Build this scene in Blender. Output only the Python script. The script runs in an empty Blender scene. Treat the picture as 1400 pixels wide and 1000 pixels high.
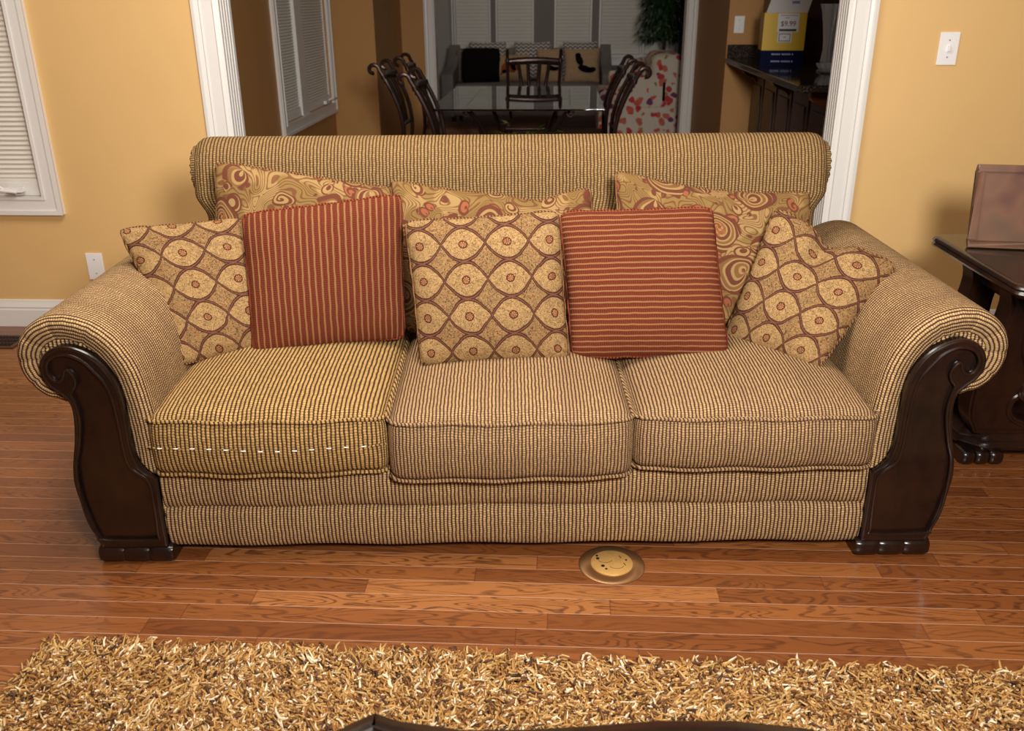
import bpy, bmesh, math, random
import numpy as np
from mathutils import Vector, Matrix
from mathutils.geometry import tessellate_polygon
random.seed(7); RNG=np.random.default_rng(11)
PI=math.pi
SC=bpy.context.scene; COL=SC.collection

# ------------------------------------------------------------------ node helper
def lin(c):
    out=[]
    for v in c:
        v=v/255.
        out.append(v/12.92 if v<=.04045 else ((v+.055)/1.055)**2.4)
    return (*out,1.)
class G:
    def __init__(s,name,rough=.6,spec=.5,coat=0.,metal=0.,sheen=0.):
        s.mat=bpy.data.materials.new(name); s.mat.use_nodes=True; s.nt=s.mat.node_tree
        s.b=s.nt.nodes['Principled BSDF']
        s.b.inputs['Roughness'].default_value=rough
        s.b.inputs['Specular IOR Level'].default_value=spec
        s.b.inputs['Coat Weight'].default_value=coat
        s.b.inputs['Coat Roughness'].default_value=.12
        s.b.inputs['Metallic'].default_value=metal
        s.b.inputs['Sheen Weight'].default_value=sheen
        s.b.inputs['Sheen Roughness'].default_value=.5
    def node(s,t): return s.nt.nodes.new(t)
    def put(s,inp,v):
        if isinstance(v,bpy.types.NodeSocket): s.nt.links.new(v,inp)
        else: inp.default_value=v
    def m(s,op,a,b=None,c=None,clamp=False):
        n=s.node('ShaderNodeMath'); n.operation=op; n.use_clamp=clamp
        s.put(n.inputs[0],a)
        if b is not None: s.put(n.inputs[1],b)
        if c is not None: s.put(n.inputs[2],c)
        return n.outputs[0]
    def mix(s,f,a,b,mode='MIX'):
        n=s.node('ShaderNodeMix'); n.data_type='RGBA'; n.blend_type=mode
        s.put(n.inputs['Factor'],f); s.put(n.inputs['A'],a) if False else None
        ia=[i for i in n.inputs if i.name=='A' and i.type=='RGBA'][0]; ib=[i for i in n.inputs if i.name=='B' and i.type=='RGBA'][0]
        s.put(ia,a); s.put(ib,b)
        return [o for o in n.outputs if o.type=='RGBA'][0]
    def smooth(s,x,a,b):
        n=s.node('ShaderNodeMapRange'); n.interpolation_type='SMOOTHSTEP'
        s.put(n.inputs[0],x); n.inputs[1].default_value=a; n.inputs[2].default_value=b
        n.inputs[3].default_value=0; n.inputs[4].default_value=1
        return n.outputs[0]
    def ramp(s,f,stops,interp='LINEAR'):
        n=s.node('ShaderNodeValToRGB'); cr=n.color_ramp; cr.interpolation=interp
        while len(cr.elements)<len(stops): cr.elements.new(.5)
        for e,(p,c) in zip(cr.elements,stops): e.position=p; e.color=c
        s.put(n.inputs[0],f); return n.outputs[0]
    def noise(s,vec,scale,detail=2.,rough=.5,dist=0.):
        n=s.node('ShaderNodeTexNoise'); s.put(n.inputs['Vector'],vec)
        n.inputs['Scale'].default_value=scale; n.inputs['Detail'].default_value=detail
        n.inputs['Roughness'].default_value=rough; n.inputs['Distortion'].default_value=dist
        return n.outputs[0],n.outputs[1]
    def voro(s,vec,scale,feature='F1',rnd=1.):
        n=s.node('ShaderNodeTexVoronoi'); n.feature=feature; s.put(n.inputs['Vector'],vec)
        n.inputs['Scale'].default_value=scale; n.inputs['Randomness'].default_value=rnd
        return n
    def coord(s,k='UV'): return s.node('ShaderNodeTexCoord').outputs[k]
    def sep(s,v):
        n=s.node('ShaderNodeSeparateXYZ'); s.put(n.inputs[0],v); return n.outputs[0],n.outputs[1],n.outputs[2]
    def comb(s,x,y,z=0.):
        n=s.node('ShaderNodeCombineXYZ'); s.put(n.inputs[0],x); s.put(n.inputs[1],y); s.put(n.inputs[2],z); return n.outputs[0]
    def vm(s,op,a,b):
        n=s.node('ShaderNodeVectorMath'); n.operation=op; s.put(n.inputs[0],a); s.put(n.inputs[1],b); return n.outputs[0]
    def vscale(s,a,k):
        n=s.node('ShaderNodeVectorMath'); n.operation='SCALE'; s.put(n.inputs[0],a); n.inputs[3].default_value=k; return n.outputs[0]
    def white(s,v):
        n=s.node('ShaderNodeTexWhiteNoise'); n.noise_dimensions='3D'; s.put(n.inputs[0],v); return n.outputs[0],n.outputs[1]
    def bump(s,h,strength=1.,dist=.002):
        n=s.node('ShaderNodeBump'); n.inputs['Strength'].default_value=strength; n.inputs['Distance'].default_value=dist
        s.put(n.inputs['Height'],h); s.nt.links.new(n.outputs[0],s.b.inputs['Normal']); return n
    def col(s,v): s.put(s.b.inputs['Base Color'],v); return s
    def rough(s,v): s.put(s.b.inputs['Roughness'],v); return s

def plain(name,c,rough=.6,spec=.5,coat=0.,metal=0.,nscale=0,namt=.12,bump=0,bscale=60,sheen=0.):
    g=G(name,rough,spec,coat,metal,sheen)
    co=g.coord('Object')
    if nscale:
        f,_=g.noise(co,nscale,4.,.6)
        d=tuple(x*(1-namt*2) for x in lin(c)[:3])+(1,); e=tuple(min(1,x*(1+namt*2)) for x in lin(c)[:3])+(1,)
        g.col(g.ramp(f,[(.3,d),(.7,e)]))
    else: g.col(lin(c))
    if bump:
        f,_=g.noise(co,bscale,3.); g.bump(f,bump,.002)
    return g.mat

def weave(name,light,dark,p=.0098,b=.0062,depth=.0022,lowgap=.75,seed=0.,vary=.12,alt=None):
    g=G(name,.95,.08)
    uv=g.coord('UV'); nf,nc=g.noise(uv,38.,2.)
    off=g.vscale(g.vm('SUBTRACT',nc,(.5,.5,.5)),.0045)
    x,y,_=g.sep(g.vm('ADD',uv,off))
    u=g.m('DIVIDE',x,p); i=g.m('FLOOR',u); s=g.m('FRACT',u)
    hr=g.m('SUBTRACT',1.,g.m('POWER',g.m('ABSOLUTE',g.m('SUBTRACT',g.m('MULTIPLY',s,2.),1.)),2.))
    jit,_=g.white(g.comb(i,seed,1.))
    v=g.m('ADD',g.m('DIVIDE',y,b),g.m('MULTIPLY',jit,.55)); j=g.m('FLOOR',v); t=g.m('FRACT',v)
    hb=g.m('SUBTRACT',1.,g.m('POWER',g.m('ABSOLUTE',g.m('SUBTRACT',g.m('MULTIPLY',t,2.),1.)),2.2))
    cellr,_=g.white(g.comb(i,j,seed))
    h=g.m('MULTIPLY',hr,g.m('ADD',g.m('MULTIPLY',hb,.5),.5))
    fz,_=g.noise(uv,900.,2.)
    h2=g.m('ADD',h,g.m('MULTIPLY',g.m('SUBTRACT',fz,.5),.5))
    f=g.smooth(h2,.28,lowgap+.12)
    big,_=g.noise(uv,5.,3.)
    L=lin(light); L1=tuple(c*(1-vary*1.6) for c in L[:3])+(1,); L2=tuple(min(1,c*(1+vary*1.4)) for c in L[:3])+(1,)
    lc=g.ramp(g.m('ADD',g.m('MULTIPLY',cellr,.6),g.m('MULTIPLY',big,.4)),[(.15,L1),(.85,L2)])
    if alt: # some ribs carry another yarn
        ar,_=g.white(g.comb(g.m('FLOOR',g.m('MULTIPLY',i,.5)),3.,9.))
        lc=g.mix(g.m('MULTIPLY',ar,.5),lc,lin(alt))
    g.col(g.mix(f,lin(dark),lc)); g.bump(h2,1.,depth)
    return g.mat

def redrib(name,pitch,horiz=False):
    g=G(name,.95,.08)
    uv=g.coord('UV'); nf,nc=g.noise(uv,30.,2.)
    x,y,_=g.sep(g.vm('ADD',uv,g.vscale(g.vm('SUBTRACT',nc,(.5,.5,.5)),.004)))
    if horiz: x,y=y,x
    u=g.m('DIVIDE',x,pitch); s=g.m('FRACT',u); i=g.m('FLOOR',u)
    c=g.m('ABSOLUTE',g.m('SUBTRACT',g.m('MULTIPLY',s,2.),1.))      # 1 on the tan line
    t=g.m('FRACT',g.m('DIVIDE',y,.0058)); tb=g.m('ABSOLUTE',g.m('SUBTRACT',g.m('MULTIPLY',t,2.),1.))
    t2=g.m('FRACT',g.m('DIVIDE',y,.0046)); tb2=g.m('ABSOLUTE',g.m('SUBTRACT',g.m('MULTIPLY',t2,2.),1.))
    tan=g.smooth(g.m('ADD',c,g.m('MULTIPLY',tb2,-.12)),.60,.80)
    # dark bead holes in two columns within the red band
    d=g.m('ABSOLUTE',g.m('SUBTRACT',c,.26)); hole=g.m('MULTIPLY',g.smooth(g.m('SUBTRACT',.3,d),0.06,.24),g.smooth(tb,.30,.70))
    fz,_=g.noise(uv,700.,2.)
    red=g.ramp(fz,[(.3,lin((92,40,28))),(.7,lin((134,66,44)))])
    base=g.mix(g.m('MULTIPLY',hole,.8),red,lin((52,17,13)))
    tc=g.ramp(fz,[(.3,lin((120,84,52))),(.7,lin((164,126,84)))])
    g.col(g.mix(tan,base,tc))
    h=g.m('ADD',g.m('SUBTRACT',g.m('MULTIPLY',tan,.9),g.m('MULTIPLY',hole,.6)),g.m('MULTIPLY',fz,.4))
    g.bump(h,1.,.0018); return g.mat

def ogee(name,W=.112,Hh=.094,ox=.0,oy=.0):
    g=G(name,.95,.08)
    uv=g.coord('UV'); nf,nc=g.noise(uv,26.,1.)
    wv=g.vm('ADD',uv,g.vscale(g.vm('SUBTRACT',nc,(.5,.5,.5)),.008))
    x,y,_=g.sep(wv)
    u=g.m('ADD',g.m('DIVIDE',x,W),ox); v=g.m('ADD',g.m('DIVIDE',y,Hh),oy)
    u0=g.m('SUBTRACT',g.m('FRACT',u),.5); v0=g.m('SUBTRACT',g.m('FRACT',v),.5)
    cu=g.m('POWER',g.m('MAXIMUM',g.m('COSINE',g.m('MULTIPLY',u0,PI)),.0001),.85)
    dv=g.m('SUBTRACT',g.m('MULTIPLY',g.m('ABSOLUTE',v0),2.06),cu)       # <0 in the medallion
    band=g.m('SUBTRACT',1.,g.smooth(g.m('ABSOLUTE',dv),.085,.15))
    inside=g.smooth(g.m('MULTIPLY',dv,-1.),.05,.12)
    # centre rosette
    rx=g.m('MULTIPLY',u0,W); ry=g.m('MULTIPLY',v0,Hh)
    r=g.m('SQRT',g.m('ADD',g.m('MULTIPLY',rx,rx),g.m('MULTIPLY',ry,ry)))
    ring=g.m('SUBTRACT',1.,g.smooth(g.m('ABSOLUTE',g.m('SUBTRACT',r,.0098)),.0010,.0022))
    core=g.m('SUBTRACT',1.,g.smooth(r,.0085,.0095))
    ang=g.m('ARCTAN2',ry,rx); pet=g.smooth(g.m('SINE',g.m('MULTIPLY',ang,8.)),-.2,.4)
    n1,_=g.noise(uv,130.,1.,.4,1.5); sq=g.m('SUBTRACT',1.,g.smooth(g.m('ABSOLUTE',g.m('SUBTRACT',n1,.5)),.02,.06))
    n2,_=g.noise(uv,105.,1.,.4,2.); sq2=g.m('SUBTRACT',1.,g.smooth(g.m('ABSOLUTE',g.m('SUBTRACT',n2,.52)),.025,.07))
    n3,_=g.noise(g.vm('ADD',uv,(3.3,1.1,0.)),120.,1.); rust=g.smooth(n3,.56,.66)
    fz,_=g.noise(uv,800.,2.)
    tan=g.ramp(fz,[(.3,lin((146,112,70))),(.7,lin((184,150,104)))])
    tan2=g.ramp(fz,[(.3,lin((132,100,62))),(.7,lin((170,136,92)))])
    ins=g.mix(g.m('MULTIPLY',sq,.75),tan,lin((92,66,42)))
    out=g.mix(g.m('MULTIPLY',sq2,.85),tan2,lin((70,50,38)))
    out=g.mix(g.m('MULTIPLY',g.m('MULTIPLY',rust,sq),.95),out,lin((168,70,40)))
    c=g.mix(inside,out,ins)
    bd=g.ramp(g.smooth(g.m('ABSOLUTE',dv),0.01,.05),[(0,lin((118,78,58))),(1,lin((70,38,32)))])
    dots=g.voro(uv,230.).outputs[0]; bd=g.mix(g.m('MULTIPLY',g.m('SUBTRACT',1.,g.smooth(dots,.15,.4)),.25),bd,lin((160,120,92)))
    c=g.mix(band,c,bd); c=g.mix(g.m('MULTIPLY',core,pet),c,lin((120,48,34))); c=g.mix(ring,c,lin((84,44,32)))
    g.col(c)
    h=g.m('ADD',g.m('ADD',g.m('MULTIPLY',band,-.4),g.m('MULTIPLY',sq,-.35)),g.m('ADD',g.m('MULTIPLY',fz,.5),g.m('MULTIPLY',g.smooth(dv,-.9,0.),-.5)))
    g.bump(h,1.,.0016); return g.mat

def paisley(name,off=(0,0,0)):
    g=G(name,.95,.08)
    uv=g.vm('ADD',g.coord('UV'),off); _,nc=g.noise(uv,9.,1.)
    w=g.vm('ADD',uv,g.vscale(g.vm('SUBTRACT',nc,(.5,.5,.5)),.05))
    def motif(scale,shift,k,lim):
        v=g.vm('ADD',w,shift); vo=g.voro(v,scale,'F1',.8); d=vo.outputs['Distance']
        dx,dy,_=g.sep(g.vm('SUBTRACT',v,vo.outputs['Position'])); ang=g.m('ARCTAN2',dy,dx)
        cr,_=g.white(vo.outputs['Color']); a0=g.m('MULTIPLY',cr,6.283)
        tear=g.m('MULTIPLY',d,g.m('ADD',1.,g.m('MULTIPLY',g.m('COSINE',g.m('SUBTRACT',ang,a0)),.42)))   # egg with a tail
        sgn=g.m('SUBTRACT',g.m('MULTIPLY',g.m('GREATER_THAN',cr,.5),2.),1.)
        spir=g.m('SINE',g.m('ADD',g.m('MULTIPLY',tear,k),g.m('MULTIPLY',ang,sgn)))
        pet=g.m('SINE',g.m('MULTIPLY',ang,7.))
        inside=g.m('SUBTRACT',1.,g.smooth(tear,lim-.01,lim+.01))
        rim=g.m('SUBTRACT',1.,g.smooth(g.m('ABSOLUTE',g.m('SUBTRACT',tear,lim)),.018,.034))
        return spir,inside,rim,cr,tear,pet
    sp,ins,rim,cr,te,pet=motif(7.2,(0.,0.,0.),46.,.36)
    sp2,ins2,rim2,cr2,te2,pet2=motif(17.,(3.1,7.7,0.),34.,.33)
    n1,_=g.noise(w,11.,0.,.5,.8); flow=g.m('SINE',g.m('MULTIPLY',n1,95.))
    fz,_=g.noise(uv,750.,2.); fw,_=g.noise(w,10.,1.)
    tan=g.ramp(fz,[(.3,lin((110,86,48))),(.7,lin((144,116,70)))]); pale=g.ramp(fz,[(.3,lin((134,106,64))),(.7,lin((168,138,92)))])
    dk=g.ramp(fz,[(.3,lin((84,46,34))),(.7,lin((112,66,48)))]); rust=lin((146,84,54))
    bg=g.mix(g.smooth(fw,.5,.56),tan,pale)
    bg=g.mix(g.m('MULTIPLY',g.smooth(flow,.25,.7),.8),bg,lin((104,62,42)))
    m2=g.mix(g.smooth(sp2,-.1,.4),g.mix(g.smooth(cr2,.6,.7),pale,lin((142,84,56))),dk); bg=g.mix(g.m('MULTIPLY',ins2,g.m('GREATER_THAN',cr2,.15)),bg,m2)
    bg=g.mix(g.m('MULTIPLY',rim2,g.m('GREATER_THAN',cr2,.15)),bg,dk)
    m1=g.mix(g.smooth(sp,.35,.65),g.mix(g.smooth(sp,-.75,-.4),lin((120,84,52)),pale),dk)
    m1=g.mix(g.m('MULTIPLY',g.smooth(pet,.2,.6),g.m('SUBTRACT',1.,g.smooth(te,.1,.14))),m1,rust)
    c=g.mix(ins,bg,m1); c=g.mix(rim,c,dk); g.col(c)
    g.bump(g.m('ADD',g.m('MULTIPLY',rim,-.5),g.m('MULTIPLY',fz,.6)),1.,.0016); return g.mat

def wood_dark(name,a=(17,10,8),b=(42,23,16),rough=.28):
    g=G(name,rough,.5,coat=.35)
    co=g.coord('Object'); f,_=g.noise(co,9.,4.,.6)
    st=g.vm('MULTIPLY',co,(60.,60.,6.)); f2,_=g.noise(st,1.,3.)
    g.col(g.ramp(g.m('ADD',g.m('MULTIPLY',f,.75),g.m('MULTIPLY',f2,.25)),[(.36,lin(a)),(.72,lin(b))]))
    g.bump(f2,.15,.001); return g.mat

def floor_mat():
    g=G('oak_floor',.3,.5,coat=.25)
    co=g.coord('Object'); x,y,_=g.sep(co)
    v=g.m('DIVIDE',g.m('SUBTRACT',y,1.8218),.05715); row=g.m('FLOOR',v); fy=g.m('FRACT',v)
    r1,_=g.white(g.comb(row,2.,5.))
    u=g.m('ADD',g.m('DIVIDE',x,.85),g.m('MULTIPLY',r1,7.3)); pc=g.m('FLOOR',u); fx=g.m('FRACT',u)
    tone,tc=g.white(g.comb(row,pc,1.)); t2,_=g.white(g.comb(row,pc,8.))
    gx=g.m('ADD',g.m('MULTIPLY',x,3.2),g.m('MULTIPLY',tone,40.)); gy=g.m('ADD',g.m('MULTIPLY',y,20.),g.m('MULTIPLY',t2,30.))
    gv=g.comb(gx,gy,g.m('MULTIPLY',tone,9.))
    n1,_=g.noise(gv,1.,1.,.4,.5)
    rings=g.m('SINE',g.m('MULTIPLY',n1,84.))
    pore,_=g.noise(g.comb(g.m('MULTIPLY',x,30.),g.m('MULTIPLY',y,700.),tone),1.,2.)
    gr=g.smooth(rings,.1,.95); gr=g.m('MULTIPLY',gr,g.smooth(pore,.28,.6))
    base=g.ramp(tone,[(0.,lin((118,66,32))),(.4,lin((132,77,38))),(.75,lin((142,85,43))),(1.,lin((162,104,58)))])
    base=g.mix(g.m('MULTIPLY',g.smooth(pore,.45,.75),.22),base,lin((112,54,24)))
    amt=g.m('MULTIPLY',gr,g.m('ADD',.5,g.m('MULTIPLY',t2,.45)))
    c=g.mix(amt,base,lin((80,42,22)))
    ed=g.m('ABSOLUTE',g.m('SUBTRACT',g.m('MULTIPLY',fy,2.),1.)); seam=g.smooth(ed,.945,.985)
    ex=g.m('MULTIPLY',g.m('ABSOLUTE',g.m('SUBTRACT',g.m('MULTIPLY',fx,2.),1.)),1.); seamx=g.smooth(ex,.9955,.998)
    c=g.mix(g.m('MULTIPLY',seam,.6),c,lin((196,158,136))); c=g.mix(g.m('MULTIPLY',seamx,.6),c,lin((92,46,24)))  # pale long seams: highlight of the board bevels painted into the colour
    g.col(c); sm=g.m('MAXIMUM',seam,seamx)
    g.rough(g.m('ADD',.27,g.m('MULTIPLY',pore,.12)))
    wob,_=g.noise(co,3.,1.)
    g.bump(g.m('ADD',g.m('ADD',g.m('MULTIPLY',sm,-.6),g.m('MULTIPLY',gr,-.12)),g.m('MULTIPLY',wob,.8)),.35,.001); return g.mat

M={}
M['weave']=weave('beige_chenille',(198,163,115),(66,42,34),alt=(172,138,102))
M['weave_cushion']=weave('beige_chenille_cushion',(188,153,107),(74,50,42),p=.0088,b=.0058,seed=4.,alt=(166,134,101))
M['weave_gold']=weave('golden_chenille',(190,153,98),(70,46,29),p=.0105,b=.0066,seed=9.)
M['weave_back']=weave('olive_chenille',(158,127,83),(76,55,38),p=.0098,b=.0066,seed=2.,alt=(156,126,86))
M['red_v']=redrib('rust_rib_fabric',.0168); M['red_h']=redrib('rust_rib_fabric_crosswise',.0148,True)
M['ogee']=ogee('ogee_fabric',oy=.15,ox=.2); M['ogee2']=ogee('ogee_fabric_turned',oy=.3,ox=.35)
M['paisley']=paisley('paisley_fabric'); M['paisley2']=paisley('paisley_fabric_shifted',(1.7,.6,0)); M['paisley3']=paisley('paisley_fabric_third',(4.1,2.3,0))
M['wood']=wood_dark('espresso_wood'); M['wood2']=wood_dark('carved_wood',(18,10,8),(48,25,15))
M['floor']=floor_mat()
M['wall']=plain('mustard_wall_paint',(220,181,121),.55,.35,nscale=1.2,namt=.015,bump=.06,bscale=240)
M['wall_dining']=plain('dimmed_brown_wall_paint',(182,134,78),.6,.35,nscale=1.2,namt=.015,bump=.06,bscale=240)  # base colour darkened and browned to carry the dining room's dimness
M['trim']=plain('white_trim_paint',(226,223,218),.35,.5)
M['ceil']=plain('ceiling_paint',(235,230,220),.9)
M['blind']=plain('cellular_blind',(226,222,212),.8)
M['plate']=plain('white_plastic',(238,236,236),.3)
M['plate_dark']=plain('screw_grey',(150,146,140),.4)
M['iron']=plain('bronze_iron',(58,42,38),.28,.6,metal=.6,nscale=20,namt=.1)
M['grey_sofa']=plain('grey_upholstery',(122,114,108),.9,.2,nscale=30,namt=.05,bump=.2,bscale=300)
M['grey_wall']=plain('grey_paint',(170,164,154),.7)
M['post']=plain('grey_post_paint',(128,120,112),.6)
M['fur']=plain('black_fur',(20,16,15),1.,.1,bump=1.,bscale=150)
M['black']=plain('black_matte',(14,12,12),.7)
M['navy_dark']=plain('dark_cabinet_paint',(34,38,46),.5)
M['granite']=None
g=G('granite',.08,.5); co=g.coord('Object'); f,_=g.noise(co,90.,4.,.7); v=g.voro(co,130.).outputs[0]
g.col(g.ramp(g.m('ADD',g.m('MULTIPLY',f,.7),g.m('MULTIPLY',v,.4)),[(.38,lin((18,16,15))),(.6,lin((58,50,42))),(.8,lin((110,98,82)))])); M['granite']=g.mat
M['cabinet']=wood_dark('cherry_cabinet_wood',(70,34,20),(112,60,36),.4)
M['cabinet_dark']=wood_dark('dark_cabinet_wood',(44,22,14),(70,38,24),.5)  # deep brown wood of the bar body and hutch
M['yellow']=plain('yellow_card',(206,166,16),.5); M['blue']=plain('navy_card',(9,13,52),.7,.1)
M['paper']=plain('white_card',(214,210,210),.6); M['ink']=plain('black_ink',(24,26,30),.6); M['inklight']=plain('pale_print',(150,160,200),.6); M['inkblue']=plain('blue_print',(96,104,140),.6)
M['brass']=None
g=G('brushed_brass',.42,.5,metal=.75); co=g.coord('Object'); x,y,_=g.sep(co)
rr=g.m('SQRT',g.m('ADD',g.m('MULTIPLY',x,x),g.m('MULTIPLY',y,y))); n,_=g.noise(g.comb(g.m('MULTIPLY',rr,900.),0.,0.),1.,2.)
g.col(g.ramp(n,[(.3,lin((128,90,58))),(.7,lin((168,126,84)))])); g.b.inputs['Anisotropic'].default_value=.8; g.bump(n,.15,.0006)
tg=g.node('ShaderNodeTangent'); tg.direction_type='RADIAL'; tg.axis='Z'; g.nt.links.new(tg.outputs[0],g.b.inputs['Tangent']); M['brass']=g.mat
M['brass_inner']=plain('satin_gold',(232,186,112),.4,.5,metal=.55,nscale=60,namt=.04)
g=G('table_glass',.0,.5); g.b.inputs['Transmission Weight'].default_value=1.; g.b.inputs['IOR'].default_value=1.75; g.b.inputs['Base Color'].default_value=(.78,.88,.84,1); M['glass']=g.mat
g=G('crystal',.03,.5); g.b.inputs['Transmission Weight'].default_value=1.; g.b.inputs['IOR'].default_value=1.55; g.b.inputs['Transmission Weight'].default_value=.72; g.b.inputs['Base Color'].default_value=(.86,.88,.9,1); g.b.inputs['Roughness'].default_value=.08; M['crystal']=g.mat
# floral upholstery
g=G('floral_fabric',.9,.2); uv=g.coord('Object'); _,nc=g.noise(uv,9.,2.); w=g.vm('ADD',uv,g.vscale(nc,.10))
v=g.voro(w,13.,'F1',.9); d=v.outputs['Distance']; r,_=g.white(v.outputs['Color'])
flower=g.m('MULTIPLY',g.m('SUBTRACT',1.,g.smooth(d,.40,.5)),g.m('GREATER_THAN',r,.2))
fc=g.ramp(r,[(.35,lin((196,66,72))),(.55,lin((206,96,80))),(.72,lin((120,66,108))),(.85,lin((200,110,90)))],'CONSTANT')
c=g.mix(flower,lin((214,202,186)),fc); c=g.mix(g.m('MULTIPLY',g.m('SUBTRACT',1.,g.smooth(d,.05,.1)),flower),c,lin((80,30,50)))
v2=g.voro(g.vm('ADD',w,(4.,1.,2.)),14.,'F1',1.); r2,_=g.white(v2.outputs['Color'])
leaf=g.m('MULTIPLY',g.m('MULTIPLY',g.m('SUBTRACT',1.,g.smooth(v2.outputs['Distance'],.2,.26)),g.m('GREATER_THAN',r2,.6)),g.m('SUBTRACT',1.,flower))
c=g.mix(leaf,c,lin((150,140,52))); g.col(c); M['floral']=g.mat
# chevron fabric
g=G('chevron_fabric',.9,.2); x,y,_=g.sep(g.coord('UV')); z=g.m('ABSOLUTE',g.m('SUBTRACT',g.m('FRACT',g.m('DIVIDE',x,.055)),.5))
s=g.m('FRACT',g.m('ADD',g.m('DIVIDE',y,.042),g.m('MULTIPLY',z,1.3))); g.col(g.mix(g.smooth(g.m('ABSOLUTE',g.m('SUBTRACT',s,.5)),.27,.33),lin((112,102,96)),lin((206,200,192)))); M['chevron']=g.mat
M['tan_pillow']=plain('tan_linen',(176,146,112),.9,.2,nscale=40,namt=.06)
M['rust_patch']=plain('rust_petals',(150,74,36),.9,.2,nscale=60,namt=.2)
M['leaf']=plain('dark_leaf',(34,62,24),.45,.5,nscale=6,namt=.2); M['leaf2']=plain('yellow_green_leaf',(128,146,60),.5,.4,nscale=12,namt=.15)
M['petal']=plain('plum_petal',(126,62,92),.6,.3,nscale=20,namt=.2); M['pot']=plain('dark_pot',(40,28,24),.4)
M['bark']=plain('bark',(62,44,30),.9)
M['vent']=plain('bronze_grille',(70,40,28),.4,.5)
M['bed']=plain('underside_cloth',(16,12,10),1.,.1)
M['white_thread']=plain('white_thread',(246,242,236),.8)
g=G('photo_print',.35,.4); co=g.coord('Object'); n,_=g.noise(co,9.,1.); g.col(g.ramp(n,[(.3,lin((96,76,60))),(.5,lin((116,82,64))),(.7,lin((92,60,54)))])); M['print']=g.mat
# shag yarn: colour belongs to each strand
g=G('shag_yarn',.6,.3); a=g.node('ShaderNodeAttribute'); a.attribute_name='yarn'; g.col(a.outputs['Color']); M['shag']=g.mat
M['rugback']=plain('rug_backing',(60,38,22),1.,.1)

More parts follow.
